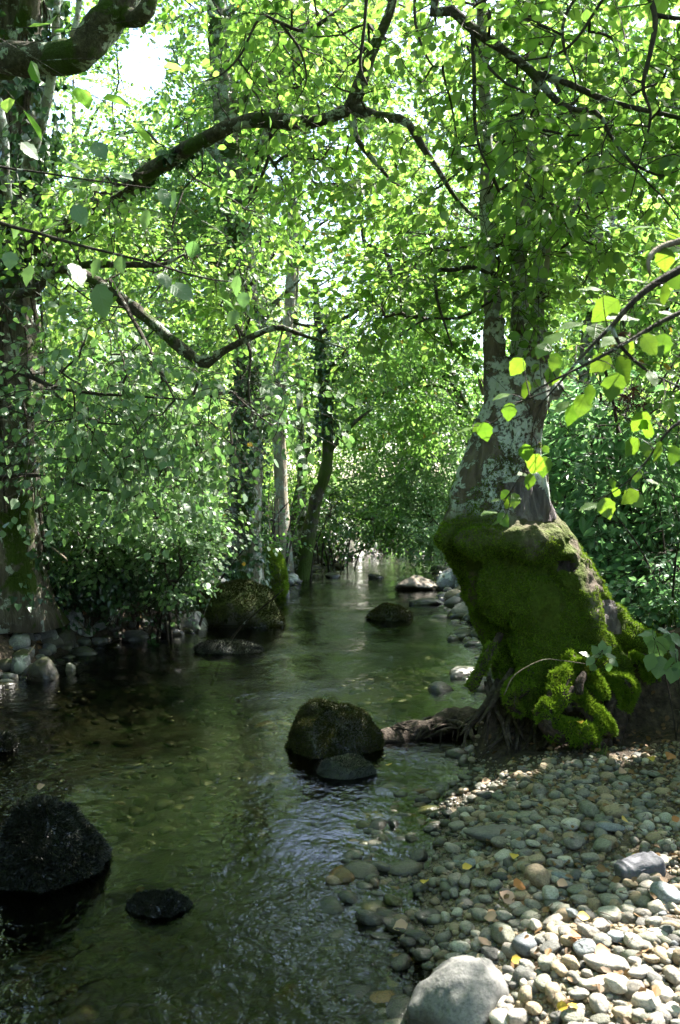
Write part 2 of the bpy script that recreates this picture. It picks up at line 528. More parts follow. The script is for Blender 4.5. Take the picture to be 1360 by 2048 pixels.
def mat_water():
    N = NT('stream_water')
    p = N.pos()
    sep = N.n('SeparateXYZ', {0: p})
    s1 = stretch(N, p, (1.0, .8, 1))
    w1 = N.noise(s1, 3.2, 3, .5, .6)
    w2 = N.noise(stretch(N, p, (1.2, 1.0, 1)), 12, 3, .55, .9)
    w3 = N.noise(p, 38, 2, .5, .6)
    # riffles: patches of rougher water
    rif = N.rng(N.noise(p, .55, 2, .5), .46, .66)
    amp = N.math('ADD', .5, N.math('MULTIPLY', rif, .9))
    h = N.math('ADD', N.math('MULTIPLY', w1, .75), N.math('MULTIPLY', w2, .34))
    h = N.math('ADD', h, N.math('MULTIPLY', N.math('MULTIPLY', w3, .13), amp))
    amp = N.math('ADD', amp, N.rng(sep.outputs[1], 3.6, 2.6, 0, .7))
    h = N.math('MULTIPLY', h, amp)
    nb = N.bump(h, .85, .028)
    fr = N.n('Fresnel', {'IOR': 1.33, 'Normal': nb}).outputs[0]
    gl = N.n('BsdfGlossy', {'Color': (1, 1, 1), 'Roughness': .0, 'Normal': nb})
    tr = N.n('BsdfTransparent', {'Color': (.28, .29, .20)})
    mx = N.n('MixShader', {0: fr, 1: tr.outputs[0], 2: gl.outputs[0]})
    return N.end(mx.outputs[0])
M_WATER = mat_water()

def mat_foam():
    N = NT('white_water')
    p = N.pos()
    bs = N.n('BsdfPrincipled', {'Base Color': (.75, .8, .9), 'Roughness': .25, 'Normal': N.bump(N.noise(p, 60, 3), .6, .01)})
    tr = N.n('BsdfTransparent')
    m = N.rng(N.noise(stretch(N, p, (2.2, .8, 1)), 26, 4, .6), .46, .62)
    mx = N.n('MixShader', {0: N.math('MULTIPLY', m, .85), 1: tr.outputs[0], 2: bs.outputs[0]})
    return N.end(mx.outputs[0])

def mat_berry():
    N = NT('elder_berry')
    return N.end(N.n('BsdfPrincipled', {'Base Color': (.02, .006, .014), 'Roughness': .25}).outputs[0])
M_BERRY = mat_berry()
def mat_plain(name, c, rough=.6):
    N = NT(name)
    return N.end(N.n('BsdfPrincipled', {'Base Color': c, 'Roughness': rough}).outputs[0])
M_BERRYSTALK = mat_plain('red_berry_stalk', (.16, .02, .04))

# ------------------------------------------------------------------ terrain
LB = np.array([(-40, -3.6), (0, -3.4), (5, -3.1), (7, -2.66), (8.2, -2.42), (8.8, -2.22), (9.3, -1.85), (9.9, -1.5), (11, -1.25), (12, -1.1), (15, -.75), (18, -.3), (20, .35), (21.3, 1.3), (22.3, 2.8), (24, 6), (28, 14), (45, 60), (200, 160)], float)
RB = np.array([(-40, .25), (0, .2), (2.7, .2), (3.1, .12), (3.44, .16), (4.3, .42), (5.0, .66), (5.6, .86), (6.5, 1.02), (8, 1.35), (10, 1.55), (13, 1.72), (16, 1.95), (19, 2.6), (20.3, 4.2), (21.3, 7.0), (23, 12), (28, 26), (42, 64), (200, 170)], float)
def left_x(y): return np.interp(y, LB[:, 0], LB[:, 1])
def right_x(y): return np.interp(y, RB[:, 0], RB[:, 1])
def terrain(x, y):
    x, y = np.asarray(x, float), np.asarray(y, float)
    L, R = left_x(y), right_x(y)
    wob = .10 * fbm(np.stack([x * 1.1, y * 1.1, 0 * x], -1), 3, 5)
    inside = np.minimum(x - L, R - x) + wob
    bed = -.42 * sstep(0, .95, inside) - .03
    bed = np.where(R - x < x - L, -.02 - .17 * sstep(0.05, .9, inside) - .23 * sstep(.7, 2.0, inside) * sstep(2.6, 4.2, y), bed)
    dl = L - x - wob
    left = .55 * sstep(-.05, .55, dl) + .55 * sstep(.4, 2.2, dl) + .012 * np.maximum(dl, 0)
    dr = x - R + wob
    bar = -.02 + .14 * sstep(-.1, .5, dr) + .13 * np.clip(dr - .3, 0, 1.4)
    bar = bar + .42 * sstep(1.9, 3.2, dr)
    steep = .42 * sstep(-.02, .35, dr) + .35 * sstep(.3, 1.6, dr) + .012 * np.maximum(dr, 0)
    # the undercut earth bank behind the gravel bar runs to the right of the tree
    k = sstep(4.72, 5.02, y + .10 * fbm(np.stack([x * 2, y * 2, 0 * x], -1), 2, 9) - .35 * np.clip(x - 1.8, -1, 2) * 0)
    right = bar * (1 - k) + steep * k
    z = np.where(inside > 0, bed, np.where(dl > dr, left, right))
    z = z + .030 * fbm(np.stack([x * 3.1, y * 3.1, 0 * x], -1), 3, 2) * np.where(inside > 0, .5, 1)
    return z + .15 * fbm(np.stack([x * .12, y * .12, 0 * x], -1), 2, 3) * sstep(8, 40, np.hypot(x, y - 5))

def warp_axis(lo, hi, fine_lo, fine_hi, step, grow=1.10):
    a = list(np.arange(fine_lo, fine_hi, step))
    s, v = step, a[-1]
    while v < hi:
        s *= grow; v += s; a.append(v)
    s, v = step, a[0]
    while v > lo:
        s *= grow; v -= s; a.insert(0, v)
    return np.array(a)
xs = warp_axis(-160, 160, -4.0, 4.0, .045)
ys = warp_axis(-60, 260, 1.0, 11.0, .05)
X, Yg = np.meshgrid(xs, ys)
Z = terrain(X, Yg)
nx, ny = len(xs), len(ys)
ii = (np.arange(ny - 1)[:, None] * nx + np.arange(nx - 1)[None, :]).ravel()
grid_q = np.stack([ii, ii + 1, ii + 1 + nx, ii + nx], -1)
mb = MB(); mb.add(np.stack([X, Yg, Z], -1), grid_q)
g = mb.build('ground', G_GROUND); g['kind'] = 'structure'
# the water: one rippled sheet, only as wide as the stream
yw = warp_axis(-12, 60, 1.2, 10, .04, 1.04)
tt = np.linspace(0, 1, 150)
Lw, Rw = left_x(yw) - .6, right_x(yw) + .45
XW = Lw[:, None] + (Rw - Lw)[:, None] * tt[None]
YW = np.repeat(yw[:, None], len(tt), 1)
ZW = .006 * fbm(np.stack([XW * 2.5, YW * 2.0, 0 * XW], -1), 3, 21)
nx, ny = len(tt), len(yw)
ii = (np.arange(ny - 1)[:, None] * nx + np.arange(nx - 1)[None, :]).ravel()
mb = MB(); mb.add(np.stack([XW, YW, ZW], -1), np.stack([ii, ii + 1, ii + 1 + nx, ii + nx], -1))
w = mb.build('stream_water', M_WATER); w['kind'] = 'structure'
# ------------------------------------------------------------------ leaves, sprays, crowns
LEAF_V = np.array([(0, 0, 0), (.30, .36, .05), (.68, .32, .05), (1, 0, -.10), (.68, -.32, .05), (.30, -.36, .05)], float)
LEAF_F = np.array([(3, 2, 1, 0), (0, 5, 4, 3)])
NARROW_V = LEAF_V * np.array([1, .62, 1.0])
IVY_V = np.array([(0, 0, 0), (-.08, .42, .03), (.38, .40, .05), (1, 0, -.03), (.38, -.40, .05), (-.08, -.42, .03)], float)

def fine_leaf(n=8, serr=.05, wide=.40, droop=.16, fold=.10, rng=None):
    t = np.linspace(0, 1, n + 1)
    w = wide * np.sin(np.pi * np.clip(t, 0, 1) ** .78) ** .95
    w[0] = .0; w[-1] = 0
    V, UV = [], []
    zc = -droop * t ** 2
    for i, ti in enumerate(t):
        s = serr * (1 if i % 2 else -1) if 0 < i < n else 0
        wl = max(w[i] * (1 + s * 1.5), 0)
        wr = max(w[i] * (1 - s * 1.5), 0)
        V += [(ti, wl, zc[i] + fold * wl + .02 * math.sin(i * 2.1)), (ti, 0, zc[i]), (ti, -wr, zc[i] + fold * wr + .02 * math.cos(i * 1.7))]
        UV += [(ti, wl), (ti, 0), (ti, -wr)]
    q = []
    for i in range(n):
        a = i * 3
        q += [(a, a + 1, a + 4, a + 3), (a + 1, a + 2, a + 5, a + 4)]
    return np.array(V), np.array([x[::-1] for x in q]), np.array(UV)
FINE_V, FINE_F, FINE_UV = fine_leaf()
MED_V, MED_F, MED_UV = fine_leaf(4, 0.0, .40, .14, .12)

def inst(mb, tv, tf, pos, ax, up, scale, mi=0, uv=None, yscale=None):
    """place a template: its x along ax, its z towards up"""
    pos, ax, up = np.asarray(pos, float), unit(ax), np.asarray(up, float)
    N = len(pos)
    if N == 0:
        return
    y = unit(np.cross(up, ax))
    z = np.cross(ax, y)
    s = np.broadcast_to(np.asarray(scale, float), (N,))[:, None, None]
    ys = 1.0 if yscale is None else np.asarray(yscale)[:, None, None]
    V = pos[:, None] + s * (tv[None, :, 0:1] * ax[:, None] + ys * tv[None, :, 1:2] * y[:, None] + tv[None, :, 2:3] * z[:, None])
    k = len(tv)
    Fc = (tf[None] + (np.arange(N) * k)[:, None, None]).reshape(-1, tf.shape[1])
    mb.add(V.reshape(-1, 3), Fc, mi, None if uv is None else np.tile(uv, (N, 1)))

class Spray:
    """templates of one leafy twig; leaves in slot 0, twig in slot 1"""
    def __init__(self, seed, n=14, length=.45, leaf=.07, lv=LEAF_V, lf=LEAF_F, uv=None, hang=.25, tilt=.5, sides=3, variants=6, twig_r=.0022, open_=.95):
        rng = np.random.default_rng(seed)
        self.t, self.uv, self.length, self.lv, self.lf = [], uv, length, np.asarray(lv), np.asarray(lf)
        for k in range(variants):
            mb = MB()
            t = np.linspace(0, 1, 7)
            c1, c2 = rng.normal(0, .10), rng.normal(-.06, .06)
            ax = np.stack([t * length, c1 * length * t ** 2, c2 * length * t ** 2 - .10 * length * t ** 2], -1)
            lines = [(ax, twig_r)]
            for s in range(sides):
                u = rng.uniform(.15, .7)
                b = np.array([np.interp(u, t, ax[:, i]) for i in range(3)])
                sg = 1 if s % 2 else -1
                ang = rng.uniform(.5, .95) * sg
                l2 = length * rng.uniform(.3, .6)
                tt = np.linspace(0, 1, 4)
                lines.append((b + np.stack([tt * l2 * math.cos(ang), tt * l2 * math.sin(ang), -.15 * l2 * tt ** 2 + rng.normal(0, .05) * tt * l2], -1), twig_r * .7))
            pos, dirs, nor, sz = [], [], [], []
            tot = sum(np.linalg.norm(np.diff(l, axis=0), axis=1).sum() for l, _ in lines)
            for l, _ in lines:
                ln = np.linalg.norm(np.diff(l, axis=0), axis=1).sum()
                m = max(2, int(round(n * ln / tot)))
                for i in range(m):
                    u = min(1.0, (i + rng.uniform(.3, .9)) / m)
                    p = np.array([np.interp(u, np.linspace(0, 1, len(l)), l[:, c]) for c in range(3)])
                    d = unit(l[-1] - l[0])
                    sd = unit(np.cross([0, 0, 1.0], d)) * (1 if i % 2 else -1)
                    a = rng.uniform(.55, 1.0) * open_ if i < m - 1 else .1
                    ld = d * math.cos(a) + sd * math.sin(a) + np.array([0, 0, -hang + rng.normal(0, .22)])
                    pos.append(p + unit(ld) * leaf * .16); dirs.append(ld)
                    nor.append(np.array([0, 0, 1.0]) + rng.normal(0, tilt, 3)); sz.append(leaf * rng.uniform(.6, 1.15))
            inst(mb, lv, lf, pos, np.array(dirs), np.array(nor), np.array(sz))
            LV = np.concatenate(mb.v); LFc = np.concatenate([f for f, _ in mb.f])
            tb = MB()
            for l, r in lines:
                v, q, _ = tube(l, np.linspace(r, r * .5, len(l)), 3)
                tb.add(v[:-2], q)
            TV = np.concatenate(tb.v); TF = np.concatenate([f for f, _ in tb.f])
            self.t.append((LV, LFc, TV, TF, len(pos)))

    def place(self, mb, pos, ax, up, scale, rng):
        which = rng.integers(0, len(self.t), len(pos))
        for k, (LV, LFc, TV, TF, nl) in enumerate(self.t):
            m = which == k
            if not m.any():
                continue
            one = MB()
            inst(one, LV, LFc, pos[m], ax[m], up[m], scale[m])
            L = one.v[0].reshape(-1, len(self.lv), 3)
            L = L[thin(L.mean(1), rng)]
            mb.add(L.reshape(-1, 3), (self.lf[None] + (np.arange(len(L)) * len(self.lv))[:, None, None]).reshape(-1, self.lf.shape[1]), 0, None if self.uv is None else np.tile(self.uv, (len(L), 1)))
            inst(mb, TV, TF, pos[m], ax[m], up[m], scale[m], 1)

# gaps in the canopy that let the sun down onto the gravel, the moss and the near twig, and a gap of open sky
SUN_GAPS = [(ground_at(1320, 1930, .2), .50), (ground_at(1200, 2010, .18), .28), (ground_at(1080, 2040, .15), .12), (ground_at(1370, 1720, .25), .26), (ground_at(1190, 1880, .2), .15),
            (ground_at(900, 1950, .15), .10),
            (ground_at(1080, 1840, .2), .08), (at(1165, 1090, 5.0), .30), (at(1060, 1050, 5.0), .10), (at(1225, 1190, 5.0), .22), (at(1110, 1060, 5.0), .12), (at(1250, 1290, 4.9), .10), (at(1120, 1320, 4.7), .10), (at(1095, 820, 5.2), .22), (at(1090, 940, 5.2), .12),
            (at(1000, 1060, 5.0), .07), (at(1200, 1440, 4.5), .10), (at(1120, 1370, 4.5), .10), (at(1150, 800, 2.4), .30), (at(1300, 880, 2.4), .22), (at(1250, 1000, 2.4), .16), (at(960, 860, 2.4), .10),
            (at(1060, 940, 2.4), .12), (at(1000, 1010, 2.4), .10), (at(1250, 640, 2.4), .25), (ground_at(850, 1165, .2), .35),
            (at(560, 980, 15), .5), (at(540, 1110, 10.6), .14), (at(1340, 1300, 4.6), .12), (at(1210, 910, 6.8), .26), (at(1300, 1010, 6.5), .22), (at(1320, 800, 6.7), .26), (at(1170, 1040, 6.7), .16), (at(1310, 1180, 5.7), .2), (at(200, 760, 6.0), .32), (at(390, 830, 6.2), .28), (at(110, 900, 6.4), .22), (at(300, 1040, 8.5), .34), (at(170, 1090, 8.4), .2), (at(780, 600, 15.2), .8), (at(880, 740, 15.8), .7), (at(720, 720, 14.6), .4), (at(860, 430, 5.3), .25)]
SKY_GAPS = [(290, 125, 46, 72, .06), (805, 200, 30, 36, .35), (780, 80, 36, 40, .45), (560, 345, 36, 34, .35), (910, 40, 44, 32, .35)]

# places where few leaves hang in front of the wood: polyline in the photo, half width, nearer than, share kept
VIEW_THIN = [([(130, 450), (250, 375), (390, 290), (480, 246), (630, 245), (700, 218), (812, 243), (840, 285), (915, 400), (955, 440)], 34, 6.2, .2), ([(703, 219), (742, 110), (790, 0)], 30, 5.9, .3),
             ([(160, 545), (300, 640), (408, 725), (495, 678), (555, 655), (690, 697)], 34, 7.2, .2), ([(0, 590), (70, 578), (170, 530), (320, 530)], 24, 7.0, .3), ([(0, 122), (160, 105), (240, 20)], 60, 6.9, .1),
             ([(492, 800), (490, 900), (490, 1090)], 45, 12.2, .25), ([(440, 0), (455, 300)], 26, 12.2, .5), ([(562, 880), (560, 1050)], 24, 15.2, .3), ([(655, 820), (654, 900), (605, 1060)], 30, 14.9, .25),
             ([(1015, 740), (1010, 640)], 60, 5.4, .5), ([(1040, 800), (1010, 1000)], 90, 5.0, .0), ([(1100, 1100), (1100, 1500)], 190, 5.0, .0),
             ([(40, 640), (40, 1000)], 56, 7.9, .4), ([(870, 0), (950, 62), (1083, 168), (1195, 222), (1302, 372)], 26, 4.3, .15), ([(1083, 150), (1200, 196), (1360, 236)], 22, 4.3, .2), ([(948, 80), (950, 250), (985, 350)], 16, 4.3, .3), ([(1310, 30), (1286, 172), (1285, 300)], 16, 4.0, .3),
             ([(970, 60), (970, 450)], 16, 5.5, .6), ([(1076, 60), (1060, 380)], 16, 5.5, .6), ([(0, 1262), (360, 1250), (560, 1220)], 36, 9.4, .08)]
# where the open sky above the stream bend shines down on the water
_e = [(-1.5, 24), (1.0, 29), (-.5, 34), (-2.5, 31)]
SKY_RAYS = [(np.array([-.12, 4.7, 0]), np.array([math.sin(math.radians(a)) * math.cos(math.radians(e)), math.cos(math.radians(a)) * math.cos(math.radians(e)), math.sin(math.radians(e))])) for a, e in _e]
def thin(P, rng, reach=0.0, leaf=True):
    """keep-mask: the sun's corridors, the gaps of sky and the few views into the wood"""
    P = np.asarray(P, float)
    keep = np.ones(len(P), bool)
    j = 1 + .5 * vnoise(P * 3.0, 77)
    for c, r in SUN_GAPS:
        d = P - c
        t = d @ SUN
        q = np.linalg.norm(d - t[:, None] * SUN, axis=1)
        keep &= ~((t > .35) & (q < (r + reach) * j))
    for c, dr in SKY_RAYS:
        d = P - c
        t = d @ dr
        keep &= ~((t > 1) & (np.linalg.norm(d - t[:, None] * dr, axis=1) < (.16 + .05 * t) * j))
    px, py, dep = project(P)
    for line, hw, dmax, k in VIEW_THIN:
        m = np.nonzero(keep & (dep > 0) & (dep < dmax))[0]
        if not len(m):
            continue
        d = np.full(len(m), 1e9)
        x, y = px[m], py[m]
        for (x0, y0), (x1, y1) in zip(line[:-1], line[1:]):
            L2 = (x1 - x0) ** 2 + (y1 - y0) ** 2
            t = np.clip(((x - x0) * (x1 - x0) + (y - y0) * (y1 - y0)) / L2, 0, 1)
            d = np.minimum(d, np.hypot(x - x0 - t * (x1 - x0), y - y0 - t * (y1 - y0)))
        keep[m] &= ~((d < hw * j[m]) & (rng.random(len(m)) >= k))
    for cx, cy_, rx, ry, k in SKY_GAPS:
        e = ((px - cx) / rx) ** 2 + ((py - cy_) / ry) ** 2
        keep &= ~((dep > 0) & (e < j ** 2) & (rng.random(len(P)) >= k))
    return keep

def in_frame(P, margin=70, near=0.0, far=1e9):
    px, py, dep = project(P)
    return (dep > near) & (dep < far) & (px > -margin) & (px < PW + margin) & (py > -margin) & (py < PH + margin)

def blob(rng, c, r, n, clump=1.6, thr=-.25, seed=0):
    """points in an ellipsoid, thinned by noise so that clumps and gaps remain"""
    out = []
    need = n
    while need > 0:
        p = rng.normal(size=(need * 3, 3))
        p = unit(p) * rng.random((need * 3, 1)) ** .42
        P = np.asarray(c) + p * np.asarray(r)
        P = P[fbm(P * clump, 2, seed) > thr][:need]
        out.append(P)
        need -= len(P)
    return np.concatenate(out)

def pblob(rng, px, py, Y, rpx, rpy, rY, n, **kw):
    c = at(px, py, Y)
    return blob(rng, c, (rpx / F * Y, rY, rpy / F * Y), n, **kw)

def grow(mb, nodes, P, spray, rng, scale=(.8, 1.25), droop=.15, twig=.0024, out=None, lean=None, maxlen=2.5):
    """join every spray to the nearest wood already there, then set the leaves"""
    nodes = np.asarray(nodes, float)
    n0 = len(nodes)
    d0 = np.array([np.min(np.linalg.norm(nodes - p, axis=1)) for p in P])
    P = P[np.argsort(d0)]
    n = len(P)
    allp = np.concatenate([nodes, P])
    par = np.zeros(n, int)
    depth = np.zeros(n0 + n)
    for i in range(n):
        m = n0 + i
        d = np.linalg.norm(allp[:m] - P[i], axis=1) + .12 * depth[:m]
        par[i] = int(np.argmin(d))
        depth[m] = depth[par[i]] + np.linalg.norm(allp[par[i]] - P[i])
    cnt = np.ones(n0 + n)
    for i in range(n - 1, -1, -1):
        cnt[par[i]] += cnt[n0 + i]
    r1 = twig * np.sqrt(cnt[n0:])
    r0 = r1 * 1.15
    add_edges(mb, allp[par], P, r0, r1, rng, mi=1)
    d = unit(P - allp[par])
    h = rng.normal(size=(n, 3)); h[:, 2] *= .3
    ax = d * .6 + unit(h) * .75
    if out is not None:
        ax = ax + unit(P - np.asarray(out)) * .5
    if lean is not None:
        ax = ax + np.asarray(lean)
    ax[:, 2] -= droop
    up = np.array([0, 0, 1.0]) + rng.normal(0, .32, (n, 3))
    spray.place(mb, P, unit(ax), up, rng.uniform(scale[0], scale[1], n), rng)

def ivy_on(mb, path, rad, n, rng, size=.05, side=None, lo=0, hi=1, mi=0, off=.03, out=.35):
    """ivy leaves clinging to a trunk"""
    path = np.asarray(path, float)
    u = rng.uniform(lo, hi, n) * (len(path) - 1)
    i = np.minimum(u.astype(int), len(path) - 2)
    f = (u - i)[:, None]
    c = path[i] * (1 - f) + path[i + 1] * f
    r = np.asarray(rad)[i]
    a = rng.uniform(0, 2 * np.pi, n)
    o = np.stack([np.cos(a), np.sin(a), 0 * a], -1)
    P = c + o * (r + off * (.4 + rng.random(n) * 1.4))[:, None]
    k = fbm(P * 2.2, 3, 31) > -.28
    if side is not None:
        k &= (o @ np.asarray(side)) > -.35
    P, o = P[k], o[k]
    m = len(P)
    ax = np.array([0, 0, -1.0]) * .8 + o * out + rng.normal(0, .45, (m, 3))
    inst(mb, IVY_V, LEAF_F, P, ax, o + rng.normal(0, .3, (m, 3)), size * rng.uniform(.55, 1.2, m), mi)

SP_HAZEL = Spray(1, 19, .42, .062, hang=.35)
SP_ALDER = Spray(2, 22, .45, .054, hang=.2, tilt=.55)
SP_BROAD = Spray(3, 20, .55, .075, hang=.3, tilt=.5)
SP_PALE = Spray(4, 17, .46, .062, MED_V, MED_F, MED_UV, hang=.6, tilt=.6)
SP_PALEBUSH = Spray(5, 16, .36, .054, MED_V, MED_F, MED_UV, hang=.15, tilt=.5)
SP_FAR = Spray(6, 44, .95, .10, hang=.25, tilt=.6, sides=5)
SP_FARSMALL = Spray(7, 38, .7, .068, hang=.25, tilt=.6, sides=4)
SP_ELDER = Spray(8, 18, .42, .085, NARROW_V, LEAF_F, hang=.35, tilt=.4, open_=1.25)
SP_OVER = Spray(10, 15, .40, .058, MED_V, MED_F, MED_UV, hang=.35, tilt=.6)

def branch(parent, pts, mat, n=24, k=10, bump=.22, freq=9, seed=0, name='branch'):
    """pts rows: px, py, distance, radius (m)"""
    W = np.array([np.append(at(a, b, c), r) for a, b, c, r in pts])
    return wbranch(parent, W, mat, n, k, bump, freq, seed, name)

def wbranch(parent, W, mat, n=24, k=10, bump=.22, freq=9, seed=0, name='branch'):
    S = spath(W, n)
    w = .25 * S[:, 3:4] * np.stack([vnoise(S[:, :3] * 5 + 3, seed), vnoise(S[:, :3] * 5 + 9, seed + 1), vnoise(S[:, :3] * 5 + 5, seed + 2)], -1)
    w[0] = 0
    mb = MB()
    add_tube(mb, S[:, :3] + w, S[:, 3], k, bump=bump, freq=freq, seed=seed)
    mb.build(name, mat, parent)
    return S

def trunk_part(parent, W, mat, n=40, k=22, seed=0, flute=.06, bump=.14, flare=1.5, name='trunk'):
    S = spath(W, n)
    z0 = S[0, 2]
    S[:, 3] *= 1 + (flare - 1) * np.exp(-np.maximum(S[:, 2] - z0, 0) / .35)
    mb = MB()
    add_tube(mb, S[:, :3], S[:, 3], k, bump=bump, freq=3.5, seed=seed, flute=flute)
    mb.build(name, mat, parent)
    return S

def auto_limbs(parent, S, targets, mat, rng, r=.05, seed=0):
    """one limb from the trunk into each mass of the crown"""
    nodes = []
    for i, c in enumerate(targets):
        c = np.asarray(c, float)
        low = np.clip(c[2] - np.linalg.norm(c[:2] - S[-1, :2]) * .7, S[0, 2] + .8, S[-1, 2])
        j = int(np.argmin(np.abs(S[:, 2] - low)))
        a = S[j, :3]
        rr = min(r, S[j, 3] * .6)
        mid = (a + c) / 2 + np.array([rng.normal(0, .15), rng.normal(0, .15), .12 * np.linalg.norm(c - a)])
        W = np.array([np.append(a, rr), np.append(mid, rr * .65), np.append(c, rr * .22)])
        B = wbranch(parent, W, mat, 18, 7, seed=seed + i)
        nodes.append(B[2:, :3])
    return np.concatenate(nodes) if nodes else np.zeros((0, 3))

def crown(parent, nodes, P, spray, leafmat, twigmat, rng, name='crown', **kw):
    P = P[thin(P, rng)]
    mb = MB()
    grow(mb, nodes, P, spray, rng, **kw)
    return mb.build(name, [leafmat, twigmat], parent, smooth=False)
# ------------------------------------------------------------------ the big trees on the left bank
def zof(x, y): return float(terrain(np.array([x]), np.array([y]))[0])
rng = np.random.default_rng(11)

# the thick ivy-clad trunk at the left edge, with the arching and elbowed limbs
bx, by = at(15, 1100, 8.0)[0], 8.0
T1 = thing('broadleaf_tree', (bx, by, zof(bx, by)), 'thick grey ivy-clad tree trunk rising at the left edge of the bank', 'tree', 'trees along the left bank')
def tw(px, py, Y, r): return np.append(at(px, py, Y), r)
S1 = trunk_part(T1, np.array([np.append([bx, by, zof(bx, by) - .2], .30), tw(20, 950, 8, .27), tw(15, 700, 8, .27), tw(5, 450, 8, .26), tw(25, 200, 8.1, .25), tw(40, -60, 8.2, .22), tw(20, -500, 8.3, .15), tw(30, -900, 8.5, .07)]), B_LEFT, 60, 30, seed=3, flute=.10)
n1 = [S1[30:, :3]]
b_arch = branch(T1, [(20, 520, 7.9, 0.081), (130, 450, 7.4, 0.071), (250, 375, 6.8, 0.062), (390, 290, 6.3, 0.053), (480, 246, 6.1, 0.046), (560, 242, 6.0, 0.042), (630, 245, 5.9, 0.037), (700, 218, 5.8, 0.034),
                     (760, 232, 5.7, 0.028), (812, 243, 5.6, 0.025), (840, 285, 5.55, 0.021), (880, 345, 5.5, 0.017), (915, 400, 5.5, 0.014), (955, 440, 5.5, 0.009)], B_BRANCH, 60, 12, seed=5)
b_arch2 = branch(T1, [(703, 219, 5.8, .048), (715, 180, 5.75, .040), (742, 110, 5.7, .036), (770, 50, 5.65, .032), (790, -20, 5.6, .028), (800, -150, 5.6, .014)], B_BRANCH, 24, seed=6)
b_arch3 = branch(T1, [(703, 222, 5.8, .026), (712, 270, 5.75, .020), (730, 300, 5.7, .017), (765, 340, 5.7, .012), (785, 365, 5.7, .006)], B_BRANCH, 16, 7, seed=7)
b_v = branch(T1, [(60, 510, 8.0, 0.062), (160, 545, 7.6, 0.055), (235, 592, 7.2, 0.045), (300, 640, 7.0, 0.043), (355, 690, 6.9, 0.041), (408, 725, 6.9, 0.043), (440, 706, 6.9, 0.030), (495, 678, 6.9, 0.023), (555, 655, 6.8, 0.020), (610, 672, 6.8, 0.014), (690, 697, 6.7, 0.006)], B_BRANCH, 50, 12, seed=8)
b_v2 = branch(T1, [(640, 668, 6.8, .020), (668, 645, 6.8, .018), (700, 630, 6.7, .014), (740, 600, 6.6, .006)], B_BRANCH, 14, 7, seed=9)
b_l = branch(T1, [(-60, 592, 7.7, .05), (20, 590, 7.2, .040), (70, 578, 7.0, .034), (110, 545, 6.9, .030), (170, 530, 6.8, .026), (250, 530, 6.7, .022), (320, 530, 6.6, .015), (370, 508, 6.5, .007)], B_BRANCH, 34, seed=10)
b_top = branch(T1, [(-140, 150, 8.0, .18), (-20, 122, 7.2, .13), (80, 118, 7.0, .12), (160, 105, 6.8, .115), (200, 60, 6.8, .12), (235, 20, 6.8, .125), (262, -40, 6.8, .11), (280, -200, 6.8, .08)], B_BRANCH, 40, 14, seed=12)
b_top2 = branch(T1, [(235, 22, 6.8, .09), (270, 38, 6.7, .06), (295, 20, 6.6, .055), (305, -40, 6.6, .05), (330, -160, 6.6, .03)], B_BRANCH, 20, seed=13)
b_top3 = branch(T1, [(150, 100, 6.85, .045), (165, 125, 6.8, .035), (172, 130, 6.8, .012)], B_BRANCH, 8, 7, seed=14)
b_pale = branch(T1, [(55, 340, 7.3, .05), (75, 270, 7.2, .045), (95, 200, 7.1, .042), (108, 130, 7.0, .038), (112, 60, 7.0, .034), (118, -60, 7.0, .02)], B_STEM, 22, seed=15)
b_pale2 = branch(T1, [(145, 75, 6.9, .028), (155, 30, 6.9, .024), (162, -40, 6.9, .016)], B_STEM, 8, 7, seed=16)
b_pale3 = branch(T1, [(-6, 200, 7.3, .05), (5, 290, 7.3, .045), (12, 360, 7.3, .04), (20, 400, 7.4, .03)], B_STEM, 14, seed=17)
low = [[(-40, 725, 6.6, .022), (40, 745, 6.3, .018), (100, 772, 6.1, .015), (170, 785, 6.0, .012), (270, 792, 5.9, .009), (380, 800, 5.8, .004)],
       [(90, 770, 6.1, .013), (130, 805, 6.0, .011), (180, 840, 5.9, .008), (240, 850, 5.8, .004)],
       [(-30, 960, 6.8, .02), (60, 950, 6.6, .016), (130, 960, 6.5, .012), (190, 980, 6.4, .006)],
       [(220, 560, 7.0, .02), (300, 700, 6.2, .012), (350, 800, 5.8, .005)],
       [(475, 655, 7.2, .014), (500, 700, 7.0, .012), (497, 780, 6.9, .008), (510, 850, 6.9, .004)],
       [(540, 250, 6.0, .016), (538, 310, 6.0, .012), (515, 370, 6.0, .009), (495, 408, 6.0, .005)],
       [(538, 312, 6.0, .010), (560, 350, 6.0, .008), (583, 400, 6.0, .004)]]
lows = [branch(T1, b, B_TWIG, 20, 6, seed=20 + i, bump=.1) for i, b in enumerate(low)]
nodesB = np.concatenate([s[3:, :3] for s in (b_arch, b_arch2, b_arch3, b_v, b_v2, b_l)] + [s[2:, :3] for s in lows])
nodesTop = np.concatenate([S1[35:, :3], b_top[10:, :3], b_top2[:, :3], b_pale[:, :3]])
P = np.concatenate([
    pblob(rng, 200, 470, 6.8, 330, 110, 1.0, 150, seed=1), pblob(rng, 520, 330, 6.4, 260, 110, .9, 70, seed=2),
    pblob(rng, 330, 610, 6.8, 300, 90, 1.0, 90, seed=3), pblob(rng, 760, 300, 5.8, 260, 130, .7, 90, seed=4), pblob(rng, 640, 120, 6.0, 230, 140, .8, 70, seed=5),
    pblob(rng, 560, 600, 6.8, 200, 90, .8, 45, seed=6)])
crown(T1, nodesB, P, SP_HAZEL, L_HAZEL, B_TWIG, rng, droop=.25)
P = np.concatenate([pblob(rng, 180, 780, 6.2, 300, 150, .9, 190, seed=7), pblob(rng, 420, 800, 6.4, 200, 120, .7, 100, seed=8), pblob(rng, 130, 940, 6.6, 220, 90, .7, 50, seed=9)])
